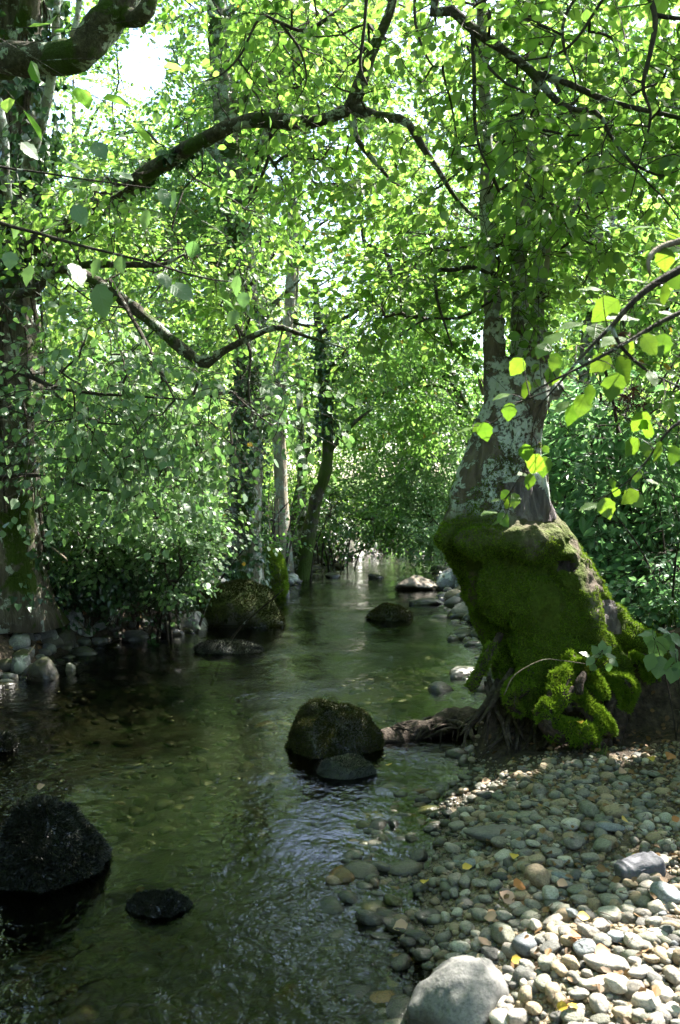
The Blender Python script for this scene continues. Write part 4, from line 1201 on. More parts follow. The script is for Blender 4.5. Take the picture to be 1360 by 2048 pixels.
# the low mat of roots and earth reaching out to the boulder
Mx = spath(np.array([np.append(ground_at(x, y, .0), r) for x, y, r in [(742, 1482, .03), (780, 1478, .06), (830, 1472, .075), (890, 1462, .085), (950, 1452, .11), (1010, 1450, .13), (1080, 1460, .10)]]), 60)
Mx[:, 2] += .01
v, q_, t_ = tube(Mx[:, :3], Mx[:, 3], 20, bump=.45, freq=10, seed=77)
m_ = MB(); m_.add(v, q_); m_.f.append((t_, 0)); m_.build('root_mat', B_ROOT, TM)
for q_ in range(24):
    x0 = rng.uniform(760, 1000); yb = np.interp(x0, [742, 1080], [1478, 1455])
    p0 = ground_at(x0, yb - rng.uniform(5, 28), .06); p1 = ground_at(x0 + rng.normal(-25, 45), yb + rng.uniform(0, 28), -.02)
    pm = (p0 + p1) / 2 + np.array([rng.normal(0, .04), rng.normal(0, .04), .05])
    m_ = MB(); W = spath(np.array([np.append(p0, .006), np.append(pm, .010 * rng.uniform(.5, 1.2)), np.append(p1, .003)]), 16)
    add_tube(m_, W[:, :3], W[:, 3], 6, bump=.2, freq=20, seed=q_); m_.build('root', B_ROOT, TM)
W = spath(np.array([np.append(ground_at(x, y, z), r) for x, y, z, r in [(862, 1440, .06, .010), (905, 1443, .085, .016), (935, 1455, .09, .018), (945, 1475, .06, .014), (958, 1500, .0, .006)]]), 24)
m_ = MB(); add_tube(m_, W[:, :3], W[:, 3], 8, bump=.2, freq=20); m_.build('root', B_ROOT, TM)

# ------------------------------------------------------------------ near trees that reach in from outside the frame
def leaf_list(parent, nodes, L, Y, mat, rg, size=1.06, name='foliage'):
    """single near leaves: px, py, length in pixels, direction in the picture (degrees, 90 = hanging)"""
    pos, ax, up, sz, base = [], [], [], [], []
    for (x, y, ln, an) in L:
        Yd = Y + rg.normal(0, .10)
        c = at(x, y, Yd); l = ln / F * Yd * size
        t = math.radians(an + rg.normal(0, 8))
        d = np.array([math.cos(t), rg.normal(0, .35), -math.sin(t)])
        n_ = np.array([rg.normal(0, .35), -.75, .55]) if abs(math.sin(t)) > .5 else np.array([rg.normal(0, .2), -.35, .95])
        d = unit(d)
        pos.append(c - d * l * .5); ax.append(d); up.append(n_); sz.append(l)
    pos = np.array(pos); ax = np.array(ax)
    m = MB()
    inst(m, FINE_V, FINE_F, pos, ax, np.array(up), np.array(sz), 0, FINE_UV)
    nd = np.asarray(nodes)
    near = nd[np.argmin(np.linalg.norm(nd[None] - pos[:, None], axis=2), axis=1)]
    add_edges(m, near, pos, np.full(len(pos), .0016), np.full(len(pos), .0008), rg, 1, 4, 6, .12)
    return m.build(name, [mat, B_TWIG], parent, smooth=True)

# hazel on the right, its stools just outside the frame
hz = (1.95, 2.55)
HZ = thing('hazel_shrub', (hz[0], hz[1], zof(*hz)), 'near hazel branch with sunlit yellow-green leaves reaching in from the right', 'shrub')
stems = []
for q_ in range(4):
    a_ = rng.uniform(0, 6.28)
    W = np.array([[hz[0] + .08 * math.cos(a_), hz[1] + .08 * math.sin(a_), zof(*hz) - .1, .035], [hz[0] + .2 * math.cos(a_), hz[1] + .2 * math.sin(a_), 1.4, .028], [hz[0] + .5 * math.cos(a_), hz[1] + .5 * math.sin(a_), 2.6, .02], [hz[0] + .9 * math.cos(a_), hz[1] + .9 * math.sin(a_), 3.6, .008]])
    stems.append(wbranch(HZ, W, B_BRANCH, 24, 8, seed=600 + q_, name='stem'))
tws = [[(1520, 470, 2.5, .016), (1420, 510, 2.48, .013), (1310, 568, 2.45, .011), (1260, 610, 2.43, .0085), (1225, 650, 2.42, .007), (1180, 695, 2.4, .005), (1120, 765, 2.4, .003), (1075, 815, 2.4, .0018)],
       [(1520, 560, 2.5, .010), (1420, 600, 2.45, .008), (1330, 640, 2.42, .006), (1262, 680, 2.4, .005), (1180, 725, 2.38, .004), (1090, 770, 2.38, .0025), (1050, 800, 2.38, .0015)],
       [(1222, 652, 2.42, .006), (1245, 695, 2.42, .005), (1290, 738, 2.42, .004), (1340, 765, 2.42, .003), (1390, 785, 2.42, .002)],
       [(1540, 800, 2.5, .007), (1440, 825, 2.45, .005), (1350, 850, 2.42, .004), (1290, 925, 2.4, .003), (1240, 975, 2.4, .002), (1190, 1003, 2.4, .0012)],
       [(1085, 805, 2.4, .0024), (1065, 860, 2.42, .002), (1072, 900, 2.42, .0016), (1020, 985, 2.42, .0012)],
       [(1100, 780, 2.4, .0024), (1030, 810, 2.45, .002), (985, 845, 2.45, .0014), (945, 853, 2.45, .001)],
       [(1520, 430, 2.5, .014), (1400, 470, 2.4, .010), (1320, 495, 2.38, .008), (1297, 520, 2.36, .006), (1300, 550, 2.36, .003)]]
nds = []
for q_, t_ in enumerate(tws):
    nds.append(branch(HZ, t_, B_DEADTWIG if q_ in (6,) else B_TWIG, 30, 7, seed=610 + q_, bump=.1)[:, :3])
HL = [(1033, 734, 40, 110), (1108, 727, 32, 100), (1104, 757, 36, 100), (1052, 780, 38, 95), (1002, 792, 36, 170), (1018, 824, 36, 100), (1123, 813, 38, 150), (1144, 830, 46, 95), (1165, 811, 48, 100), (1180, 790, 42, 80), (926, 860, 36, 180), (955, 855, 24, 140), (970, 864, 38, 80),
      (1052, 906, 36, 80), (1069, 929, 48, 95), (1087, 933, 42, 100), (1046, 948, 28, 170), (1060, 964, 34, 85), (1092, 899, 18, 60), (1010, 990, 24, 120), (1029, 1000, 32, 80), (1016, 1006, 26, 100), (978, 1025, 38, 165), (991, 1000, 18, 180), (1008, 1040, 34, 70), (993, 1044, 22, 160),
      (1226, 773, 58, 95), (1249, 742, 64, 60), (1280, 845, 48, 120), (1293, 860, 48, 90), (1262, 895, 44, 120), (1295, 899, 36, 100), (1316, 903, 42, 110), (1348, 910, 40, 90), (1352, 750, 64, 30), (1306, 757, 36, 60), (1226, 966, 24, 60), (1232, 985, 22, 100), (1213, 1017, 44, 85),
      (1178, 1012, 42, 175), (1259, 994, 40, 140), (1276, 1002, 34, 60), (1272, 949, 30, 100), (1308, 964, 30, 20), (1180, 577, 48, 180), (1210, 620, 62, 150), (1140, 650, 54, 180), (1245, 632, 72, 175), (1100, 680, 62, 170), (1145, 690, 48, 165), (1225, 680, 58, 170), (1315, 605, 48, 0), (1200, 727, 48, 150),
      (1345, 627, 54, 10), (1110, 725, 40, 100), (1105, 752, 40, 110), (1275, 455, 62, 185), (1345, 470, 52, 20), (1330, 520, 46, 60), (1350, 560, 50, 40), (1300, 690, 50, 60), (1325, 690, 46, 110), (1340, 820, 44, 60), (1330, 590, 44, 90), (1270, 560, 40, 200), (1255, 700, 44, 100), (1190, 660, 44, 120), (1085, 700, 40, 140)]
leaf_list(HZ, np.concatenate(nds), HL, 2.42, L_HAZEL_NEAR, rng)
P = np.concatenate([blob(rng, (2.2, 2.7, 3.2), (1.0, 1.0, .9), 130, seed=61), blob(rng, (1.95, 3.0, 2.1), (.6, .6, .8), 60, seed=62)])
P = P[~in_frame(P, 60)]
crown(HZ, np.concatenate([s[10:, :3] for s in stems]), P, SP_OVER, L_HAZEL, B_TWIG, rng, name='upper_foliage')

# the tree whose boughs hang across the top of the picture
tb = (2.9, 1.2)
TO = thing('overhanging_tree', (tb[0], tb[1], zof(*tb)), 'dark boughs and twigs of a leafy tree hanging across the top right', 'tree')
SO = trunk_part(TO, np.array([[tb[0], tb[1], zof(*tb) - .2, .17], [2.85, 1.3, 1.8, .15], [2.7, 1.5, 3.4, .13], [2.5, 1.7, 5.0, .10], [2.5, 1.9, 7.0, .05]]), B_LEFT, 40, 18, seed=620)
c1 = np.array([[2.72, 1.5, 3.3, .06], [2.2, 2.2, 4.3, .045], [1.3, 3.2, 4.75, .036], [.75, 3.9, 4.35, .030]])
main = np.concatenate([c1, [np.append(at(*q_[:3]), q_[3]) for q_ in [(870, -10, 4.3, .026), (905, 22, 4.28, .025), (950, 62, 4.25, .023), (1010, 102, 4.22, .021), (1062, 142, 4.2, .019), (1083, 168, 4.2, .0165), (1120, 210, 4.18, .013), (1160, 222, 4.16, .012), (1195, 222, 4.15, .011), (1222, 275, 4.12, .009), (1262, 325, 4.1, .007), (1302, 372, 4.1, .004)]]])
bo = [wbranch(TO, main, B_BRANCH, 80, 10, seed=621)]
ext = [[(1075, 148, 4.2, .016), (1130, 165, 4.15, .014), (1200, 196, 4.1, .0125), (1270, 216, 4.05, .011), (1360, 236, 4.0, .009), (1480, 262, 4.0, .004)],
       [(943, 58, 4.25, .010), (948, 150, 4.2, .009), (950, 250, 4.15, .008), (962, 305, 4.1, .006), (985, 352, 4.1, .003)],
       [(945, 70, 4.25, .008), (970, 125, 4.2, .007), (1010, 165, 4.15, .006), (1055, 192, 4.1, .005), (1063, 260, 4.1, .003)],
       [(1284, -40, 3.9, .014), (1310, 30, 3.85, .012), (1302, 100, 3.8, .010), (1286, 172, 3.8, .008), (1302, 232, 3.8, .006), (1285, 300, 3.8, .004), (1255, 420, 3.8, .002)],
       [(1312, 30, 3.85, .010), (1370, 36, 3.85, .008), (1450, 30, 3.85, .004)],
       [(1225, -30, 4.0, .008), (1185, 30, 4.0, .007), (1150, 80, 4.0, .006), (1110, 110, 4.0, .005), (1045, 122, 4.0, .003)],
       [(1160, -20, 4.1, .008), (1128, 40, 4.05, .007), (1130, 100, 4.0, .006), (1150, 155, 4.0, .005), (1148, 215, 4.0, .003)],
       [(830, -20, 4.4, .008), (832, 50, 4.4, .007), (850, 105, 4.4, .006), (866, 132, 4.4, .005), (885, 132, 4.4, .002)],
       [(1262, 325, 4.1, .007), (1300, 345, 4.05, .006), (1330, 350, 4.0, .005), (1375, 330, 4.0, .004)],
       [(1302, 372, 4.1, .004), (1330, 400, 4.05, .004), (1360, 440, 4.0, .003)],
       [(680, 20, 4.6, .010), (610, 60, 4.6, .009), (560, 45, 4.6, .008), (520, 35, 4.6, .007), (480, 110, 4.6, .006), (440, 150, 4.6, .004), (400, 165, 4.6, .002)],
       [(735, -30, 4.6, .010), (728, 60, 4.6, .009), (720, 130, 4.6, .008), (735, 170, 4.6, .004)],
       [(560, 45, 4.6, .007), (600, 100, 4.6, .006), (612, 160, 4.6, .004), (590, 210, 4.6, .002)],
       [(1085, 260, 4.2, .006), (1160, 270, 4.15, .005), (1225, 240, 4.1, .004), (1265, 190, 4.1, .002)]]
for q_, t_ in enumerate(ext):
    bo.append(branch(TO, t_, B_TWIG if q_ else B_BRANCH, 28, 7, seed=630 + q_, bump=.12))
for q_, (a_, b_) in enumerate([((2.6, 1.6, 4.4), (1.36, 3.6, 4.6)), ((2.6, 1.6, 4.0), (1.2, 3.6, 4.3)), ((1.3, 3.2, 4.75), (.35, 4.5, 4.25))]):
    a_, b_ = np.array(a_), np.array(b_)
    bo.append(wbranch(TO, np.array([np.append(a_, .025), np.append((a_ + b_) / 2 + [0, 0, .2], .02), np.append(b_, .012)]), B_BRANCH, 16, 7, seed=650 + q_))
P = np.concatenate([pblob(rng, 1150, 130, 4.1, 230, 170, .5, 64, seed=63), pblob(rng, 1290, 300, 3.9, 150, 150, .4, 34, seed=64), pblob(rng, 900, 130, 4.4, 200, 150, .5, 34, seed=65), pblob(rng, 620, 70, 4.7, 230, 110, .5, 34, seed=66), pblob(rng, 1060, 330, 4.3, 190, 110, .4, 30, seed=67)])
crown(TO, np.concatenate([s[6:, :3] for s in bo]), P, SP_OVER, L_HAZEL, B_TWIG, rng, droop=.3, name='low_foliage')
P = np.concatenate([blob(rng, (2.6, 2.4, 6.4), (2.8, 2.6, 1.6), 260, seed=68), blob(rng, (.8, 1.6, 6.2), (2.2, 2.6, 1.0), 220, seed=69), blob(rng, (-1.4, 3.0, 7.2), (2.4, 2.3, 1.2), 300, seed=76), blob(rng, (4.2, 3.8, 5.4), (1.8, 1.8, 1.2), 160, seed=70), blob(rng, (3.5, 4.4, 3.4), (1.4, 1.8, 1.3), 850, seed=75)])  # unseen leaf masses, some added overhead and low right to shade the gravel
P = P[~in_frame(P, 40)]
lim = auto_limbs(TO, SO, [(3.4, 2.6, 6.4), (1.4, 2.2, 6.2), (.4, 1.0, 6.0), (-1.2, 2.8, 7.0), (4.2, 3.8, 5.6), (3.4, .6, 6.4), (3.3, 4.2, 3.6)], B_LEFT, rng, .06, 660)
crown(TO, np.concatenate([SO[24:, :3], lim]), P, SP_BROAD, L_HAZEL, B_TWIG, rng, name='upper_crown', scale=(1.0, 1.5))

# hazel on the near left bank: only its wind-blown leaf tips come into view
hl = (-3.5, 3.2)
HLs = thing('hazel_shrub', (hl[0], hl[1], zof(*hl)), 'near grey-green leaves on a thin branch reaching in from the left', 'shrub')
stems = []
for q_ in range(4):
    a_ = rng.uniform(0, 6.28)
    W = np.array([[hl[0], hl[1], zof(*hl) - .1, .035], [hl[0] + .2 * math.cos(a_), hl[1] + .2 * math.sin(a_), 1.6, .028], [hl[0] + .5 * math.cos(a_), hl[1] + .5 * math.sin(a_), 2.8, .02], [hl[0] + .8 * math.cos(a_), hl[1] + .8 * math.sin(a_), 3.8, .008]])
    stems.append(wbranch(HLs, W, B_BRANCH, 20, 8, seed=670 + q_, name='stem'))
W = np.concatenate([[[hl[0] + .1, hl[1], 1.9, .014], [-2.4, 3.1, 2.5, .011]], [np.append(at(*q_[:3]), q_[3]) for q_ in [(-140, 420, 3.05, .008), (30, 455, 3.0, .006), (160, 490, 3.0, .005), (300, 525, 3.0, .004), (400, 555, 3.0, .003), (480, 565, 3.0, .0015)]]])
nb1 = wbranch(HLs, W, B_TWIG, 40, 7, seed=680, bump=.1)
W = np.concatenate([[[-2.4, 3.1, 2.5, .008]], [np.append(at(*q_[:3]), q_[3]) for q_ in [(-120, 330, 3.1, .006), (40, 340, 3.1, .004), (180, 360, 3.1, .003), (330, 380, 3.1, .0015)]]])
nb2 = wbranch(HLs, W, B_TWIG, 30, 7, seed=681, bump=.1)
LL = [(100, 455, 58, 160), (55, 550, 48, 110), (20, 520, 44, 100), (155, 548, 62, 60), (205, 603, 76, 100), (190, 535, 44, 130), (330, 560, 44, 60), (365, 583, 62, 35), (455, 605, 56, 20), (472, 572, 46, 100), (465, 637, 42, 110), (487, 600, 36, 80), (130, 485, 50, 30), (30, 460, 46, 140), (240, 530, 40, 80),
      (330, 395, 44, 60), (345, 400, 46, 120), (150, 330, 56, 30), (200, 300, 50, 50), (140, 375, 52, 20), (290, 440, 46, 100), (210, 450, 46, 160), (60, 300, 48, 40), (385, 500, 40, 110), (60, 420, 46, 170), (160, 430, 50, 40), (250, 350, 46, 20)]
leaf_list(HLs, np.concatenate([nb1[12:, :3], nb2[8:, :3]]), LL, 3.0, L_PALE_NEAR, rng, .92)
P = np.concatenate([blob(rng, (-3.5, 3.2, 3.5), (1.0, 1.2, .9), 110, seed=71)])
P = P[~in_frame(P, 60)]
crown(HLs, np.concatenate([s[8:, :3] for s in stems]), P, SP_OVER, L_HAZEL, B_TWIG, rng, name='upper_foliage')

# unseen trees added to the right, left and behind, to block sun and sky
AROUND = [('unseen small tree added on the right bank to shade the gravel', 4.6, 5.4, 6.4, 2.5), ('unseen tall tree added beyond the right bank undergrowth for shade', 11.5, 6.0, 9, 3.0), ('unseen broad tree added behind the gravel bar for shade', 6.2, -2.2, 10, 3.2), ('unseen broad tree added behind the near left hazel for shade', -5.6, 1.2, 11, 3.6), ('unseen tree added downstream behind the viewpoint for shade', -2.6, -5.5, 10, 3.2),
          ('unseen low-branched tree added right of the gravel bar for shade', 9.0, 1.4, 8, 3.2), ('unseen low-branched tree added downstream on the left bank for shade', -6.0, -7.5, 11, 4.2),
          ('unseen low-branched tree added deep in the left bank wood for shade', -9.5, -2.0, 11, 4.0), ('unseen low-branched tree added far left of the stream for shade', -8.8, 5.5, 11, 3.6)]
for i_, (lab, x, y, h, r) in enumerate(AROUND):
    r_ = np.random.default_rng(700 + i_)
    bz = zof(x, y)
    T = thing('broadleaf_tree', (x, y, bz), lab, 'tree', 'unseen shade trees added around the viewpoint')
    S = trunk_part(T, np.array([[x, y, bz - .2, .2], [x, y + .1, bz + h * .35, .17], [x + .1, y, bz + h * .7, .11], [x, y, bz + h * .93, .04]]), B_LEFT, 24, 12, seed=710 + i_)
    lo_ = [(.9 + i_, .10), (3.0 + i_, .13), (5.0 + i_, .11), (2.0 + i_, .2), (4.1 + i_, .21), (6.1 + i_, .19)] if i_ > 2 else []
    cs = [np.array([x + math.cos(a_) * r * .55, y + math.sin(a_) * r * .55, bz + h * f_]) for a_, f_ in lo_ + [(.4 + i_, .30), (2.5 + i_, .36), (4.6 + i_, .34), (1.4 + i_, .52), (3.4 + i_, .6), (5.4 + i_, .66), (i_, .82)]]
    lm = auto_limbs(T, S, cs, B_LEFT, r_, .07, 720 + i_ * 9)
    P = np.concatenate([blob(r_, c, (r * .66, r * .66, h * .13), 90, seed=i_) for c in cs])
    P = P[~in_frame(P, 30, 0, 12)]
    P = P[P[:, 2] > terrain(P[:, 0], P[:, 1]) + .3]
    crown(T, np.concatenate([S[5:, :3], lm]), P, SP_FAR, L_HAZEL, B_TWIG, r_, scale=(.8, 1.4))
# ------------------------------------------------------------------ shrubs and small plants
rng = np.random.default_rng(55)
SP_IVYHANG = Spray(12, 20, .40, .05, IVY_V, LEAF_F, hang=.6, tilt=.5, sides=2)
def shrub(label, base, nst, h, blobs, sp, leaf, name='shrub', group=None, seed=0, spread=.5, r=.016, droop=.1, scale=(.8, 1.25), bark=None, lean=(0, 0)):
    r_ = np.random.default_rng(seed)
    x, y = base
    T = thing(name, (x, y, zof(x, y)), label, 'shrub', group)
    nd = []
    for i in range(nst):
        a_ = r_.uniform(0, 6.28); s_ = spread * r_.uniform(.3, 1)
        x0, y0 = x + .25 * r_.normal(), y + .25 * r_.normal()
        W = np.array([[x0, y0, zof(x0, y0) - .05, r], [x0 + math.cos(a_) * s_ * .35 + lean[0] * .3, y0 + math.sin(a_) * s_ * .35 + lean[1] * .3, zof(x0, y0) + h * .5, r * .75], [x0 + math.cos(a_) * s_ + lean[0], y0 + math.sin(a_) * s_ + lean[1], zof(x0, y0) + h * r_.uniform(.75, 1.05), r * .3]])
        nd.append(wbranch(T, W, bark or B_TWIG, 14, 6, seed=seed * 10 + i, name='stem')[2:, :3])
    P_ = np.concatenate([pblob(r_, *q_, seed=seed + i) for i, q_ in enumerate(blobs)])
    P_ = P_[P_[:, 2] > terrain(P_[:, 0], P_[:, 1]) + .04]
    P_ = P_[P_[:, 2] > .12]
    crown(T, np.concatenate(nd), P_, sp, leaf, B_TWIG, r_, name='foliage', droop=droop, scale=scale)
    return T
g_ = 'shrubs along the left bank'
shrub('round-leaved pale shrub trailing low over the water at the left', (-2.0, 9.3), 14, 1.0, [(330, 1040, 8.6, 160, 90, .6, 270), (200, 1010, 8.6, 130, 80, .6, 150), (390, 1085, 8.5, 60, 50, .3, 60), (150, 1090, 8.5, 90, 60, .3, 60), (300, 1170, 8.3, 40, 40, .25, 12), (265, 1215, 8.2, 14, 26, .1, 4)], SP_PALEBUSH, L_PALE, 'riverside_shrub', g_, 801, .9, lean=(.2, -.5))
shrub('dense green thicket behind the trailing shrub', (-2.4, 11.2), 16, 1.9, [(260, 900, 10.6, 220, 110, .9, 260), (420, 960, 10.4, 110, 90, .8, 130), (300, 1040, 10, 200, 70, .6, 140)], SP_PALE, L_ALDER, 'riverside_shrub', g_, 802, 1.0)
shrub('leafy bush at the foot of the thick left trunk', (-3.2, 8.9), 9, 1.3, [(110, 1020, 8.6, 90, 100, .5, 60)], SP_PALEBUSH, L_ALDER, 'riverside_shrub', g_, 803, .6)
shrub('green bush between the ivy tree and the pale trunk', (-1.1, 14.5), 10, 1.3, [(545, 1040, 14, 50, 60, .6, 60), (430, 1040, 13, 70, 70, .6, 60)], SP_PALEBUSH, L_ALDER, 'riverside_shrub', g_, 804, .7, scale=(1, 1.5))
shrub('ivy-dark bush under the leaning mossy tree', (-.2, 17.2), 12, 1.2, [(690, 1010, 16.5, 100, 80, .8, 150), (780, 1040, 18.5, 90, 60, .8, 90)], SP_PALEBUSH, L_FARDARK, 'riverside_shrub', g_, 805, .9, scale=(1, 1.6))
shrub('bright thicket in the gap between the left trunks', (-5.2, 15.5), 12, 2.2, [(180, 960, 14.5, 160, 90, 1.0, 150), (330, 860, 15, 160, 130, 1.0, 170)], SP_FARSMALL, L_FAR, 'riverside_shrub', g_, 806, 1.2)
shrub('sunlit bush in the wood behind the pale trunk', (-.9, 19.5), 10, 2.2, [(600, 960, 19, 140, 110, 1.0, 130)], SP_FARSMALL, L_FAR, 'riverside_shrub', g_, 807, 1.2)
shrub('dark ivy and bramble curtain hanging over the left bank rocks', (-2.6, 9.6), 12, .9, [(220, 1125, 8.7, 110, 70, .25, 170), (330, 1130, 9.2, 70, 50, .3, 80), (270, 1170, 8.9, 90, 36, .2, 60)], SP_IVYHANG, L_IVY, 'riverside_shrub', g_, 808, .8, r=.008, droop=.9, lean=(.3, -.5))
shrub('dark thicket closing the stream at the far bend', (1.4, 23.2), 14, 2.2, [(760, 1030, 22.5, 90, 50, .6, 110), (830, 1010, 23, 90, 60, .6, 120), (690, 1030, 22, 70, 50, .6, 90), (705, 1068, 20.8, 50, 20, .4, 60), (900, 1040, 23, 70, 50, .6, 90), (770, 1070, 21.9, 120, 26, .4, 200), (880, 1072, 22.2, 90, 26, .4, 150)], SP_FARSMALL, L_FARDARK, 'riverside_shrub', g_, 809, 1.4, scale=(.8, 1.4))
shrub('low green undergrowth under the sunlit trees of the left bank', (-3.2, 17.5), 12, 1.2, [(430, 1030, 16.5, 120, 50, .8, 110), (250, 1030, 14, 160, 50, .8, 120), (590, 1030, 18, 80, 50, .8, 70)], SP_FARSMALL, L_ALDER, 'riverside_shrub', g_, 815, 1.2)
g_ = 'shrubs along the right bank'
shrub('pale-leaved bush drooping into the far bend of the stream', (2.9, 19.2), 16, 2.4, [(830, 960, 18, 110, 100, 1.0, 230), (900, 1020, 17.5, 70, 60, .8, 120), (760, 880, 18.5, 120, 90, 1.0, 140), (880, 870, 18, 100, 110, 1.0, 150), (860, 1066, 16.6, 30, 32, .3, 40), (800, 1040, 19, 80, 40, .5, 90)], SP_FARSMALL, L_PALE, 'riverside_shrub', g_, 811, 1.6, scale=(.7, 1.1), lean=(-.8, -.4))
shrub('big dark elder bush right of the mossy trunk hung with purple berries', (2.15, 7.6), 15, 2.3, [(1200, 930, 7.0, 130, 120, .7, 150), (1300, 880, 7.0, 130, 170, .7, 140), (1180, 820, 7.4, 110, 100, .6, 70), (1300, 1080, 6.6, 110, 90, .5, 90), (1190, 1070, 6.8, 90, 50, .4, 50), (1260, 1180, 6.3, 110, 50, .3, 70)], SP_ELDER, L_ELDER, 'elder_bush', g_, 812, 1.1, r=.02, droop=.35, scale=(.9, 1.4))
ELD = bpy.data.objects['elder_bush']
for (cx, cy_, Yb) in [(1245, 690, 6.4), (1268, 800, 6.3), (1290, 830, 6.3), (1250, 815, 6.35)]:
    m_ = MB()
    top = at(cx, cy_ - 26, Yb)
    ps = np.array([at(cx + rng.normal(0, 20), cy_ + rng.normal(4, 13), Yb + rng.normal(0, .04)) for _ in range(60)])
    add_edges(m_, np.repeat(top[None], 60, 0), ps, np.full(60, .0016), np.full(60, .0008), rng, 1, 4, 4, .15)
    t_ = np.linspace(.05, np.pi - .05, 5)
    sv, sq, st_ = tube(np.stack([0 * t_, 0 * t_, -np.cos(t_)], -1), np.sin(t_), 6)
    inst(m_, sv, sq, ps, np.tile([1.0, 0, 0], (60, 1)), np.tile([0, 0, 1.0], (60, 1)), rng.uniform(.004, .0065, 60), 0)
    m_.build('berry_cluster', [M_BERRY, M_BERRYSTALK], ELD)
shrub('bright-leaved bush at the right edge over the elder', (3.6, 6.8), 8, 2.6, [(1310, 640, 6.8, 90, 110, .5, 70), (1340, 780, 6.6, 60, 80, .4, 36)], SP_PALEBUSH, L_ALDER, 'riverside_shrub', g_, 816, 1.0, scale=(1, 1.5))
shrub('low bright undergrowth at the right edge above the roots', (2.35, 5.7), 10, .8, [(1310, 1180, 5.8, 80, 60, .35, 90), (1340, 1070, 5.9, 60, 90, .3, 70), (1345, 1260, 5.5, 40, 40, .2, 26)], SP_PALEBUSH, L_ELDER, 'undergrowth_bush', g_, 813, .5, r=.008)
shrub('sunlit bush glowing behind the elder', (3.9, 10.8), 14, 2.4, [(1300, 940, 10, 120, 150, .8, 200), (1160, 930, 10, 100, 150, .8, 150), (1250, 1060, 9, 140, 50, .6, 90)], SP_FARSMALL, L_FAR, 'riverside_shrub', g_, 814, 1.3)

def grass(label, px, py, Y, n, h, rad, seed, cat='grass', name='grass_tuft'):
    r_ = np.random.default_rng(seed)
    c = at(px, py, Y); bz = zof(c[0], c[1])
    m_ = MB()
    for q_ in range(n):
        x, y = c[0] + r_.normal(0, rad), c[1] + r_.normal(0, rad * .6)
        a_ = r_.uniform(0, 6.28); l = h * r_.uniform(.5, 1.2); out = l * r_.uniform(.2, .75)
        t = np.linspace(0, 1, 6)
        P_ = np.stack([x + math.cos(a_) * out * t ** 1.6, y + math.sin(a_) * out * t ** 1.6, zof(x, y) - .02 + l * (t - .38 * t ** 3)], -1)
        w = .0035 * (1 - t ** 2) + .0003
        s = np.array([-math.sin(a_), math.cos(a_), 0])
        V_ = np.stack([P_ - s * w[:, None], P_ + s * w[:, None]], 1).reshape(-1, 3)
        i_ = np.arange(5) * 2
        m_.add(V_, np.stack([i_, i_ + 1, i_ + 3, i_ + 2], -1))
    o = m_.build(name, L_GRASS); o.location = (0, 0, 0)
    return tag(o, label, cat, 'grass tufts on the right bank')
grass('long pale grass tuft on the bank right of the mossy trunk', 1270, 1215, 5.75, 80, .36, .12, 901)
grass('sparse grass leaning over the roots at the right edge', 1330, 1240, 5.5, 40, .30, .12, 902)
grass('small grass tuft on the bank below the elder bush', 1215, 1175, 6.0, 50, .34, .12, 903)
# a sprig of grass on the mossy front root
grass('tiny grass sprig growing on the mossy front root', 1205, 1480, 4.42, 14, .13, .02, 904)

def herb(label, pts_list, leaves, Y, seed, mat=L_PALE_NEAR, name='leafy_plant'):
    r_ = np.random.default_rng(seed)
    b = at(*pts_list[0][0][:3])
    T = thing(name, tuple(b), label, 'plant', 'small plants by the roots')
    nd = [branch(T, p_, B_TWIG, 12, 5, seed=seed + i, bump=0, name='stem')[2:, :3] for i, p_ in enumerate(pts_list)]
    leaf_list(T, np.concatenate(nd), leaves, Y, mat, r_)
herb('pale-leaved plant hanging beside the dark hollow at the right edge', [[(1352, 1480, 4.55, .004), (1345, 1420, 4.5, .004), (1325, 1330, 4.45, .003), (1310, 1280, 4.42, .0015)], [(1352, 1480, 4.55, .003), (1360, 1400, 4.5, .003), (1350, 1300, 4.45, .002)]],
     [(1298, 1275, 34, 120), (1312, 1300, 46, 100), (1325, 1290, 40, 70), (1340, 1285, 40, 60), (1318, 1335, 46, 95), (1300, 1325, 36, 110), (1338, 1330, 40, 80), (1350, 1310, 40, 70), (1345, 1350, 36, 100), (1290, 1268, 28, 170), (1355, 1280, 36, 40), (1330, 1262, 30, 10), (1358, 1340, 34, 90)], 4.42, 911)
herb('small compound-leaved seedling on the mossy root flare', [[(1180, 1345, 4.6, .003), (1195, 1318, 4.55, .002), (1205, 1300, 4.5, .0012)], [(1182, 1345, 4.6, .0025), (1222, 1318, 4.52, .0012)]],
     [(1170, 1308, 22, 190), (1180, 1322, 22, 150), (1190, 1300, 22, 230), (1205, 1292, 22, 280), (1215, 1300, 22, 330), (1222, 1312, 24, 10), (1228, 1325, 22, 40), (1185, 1335, 20, 120), (1200, 1310, 20, 60), (1218, 1335, 20, 80), (1190, 1312, 18, 180)], 4.5, 912)
m_ = MB()
W = spath(np.array([np.append(at(*q_), .004) for q_ in [(1008, 1390, 4.6), (1030, 1350, 4.55), (1085, 1320, 4.5), (1130, 1322, 4.5), (1175, 1328, 4.5)]]), 20)
W[:, 3] = np.linspace(.003, .002, 20)
add_tube(m_, W[:, :3], W[:, 3], 5)
tag(m_.build('dry_stalk', B_DEADTWIG), 'thin dry stalk bent across the foot of the mossy trunk', 'stalk')

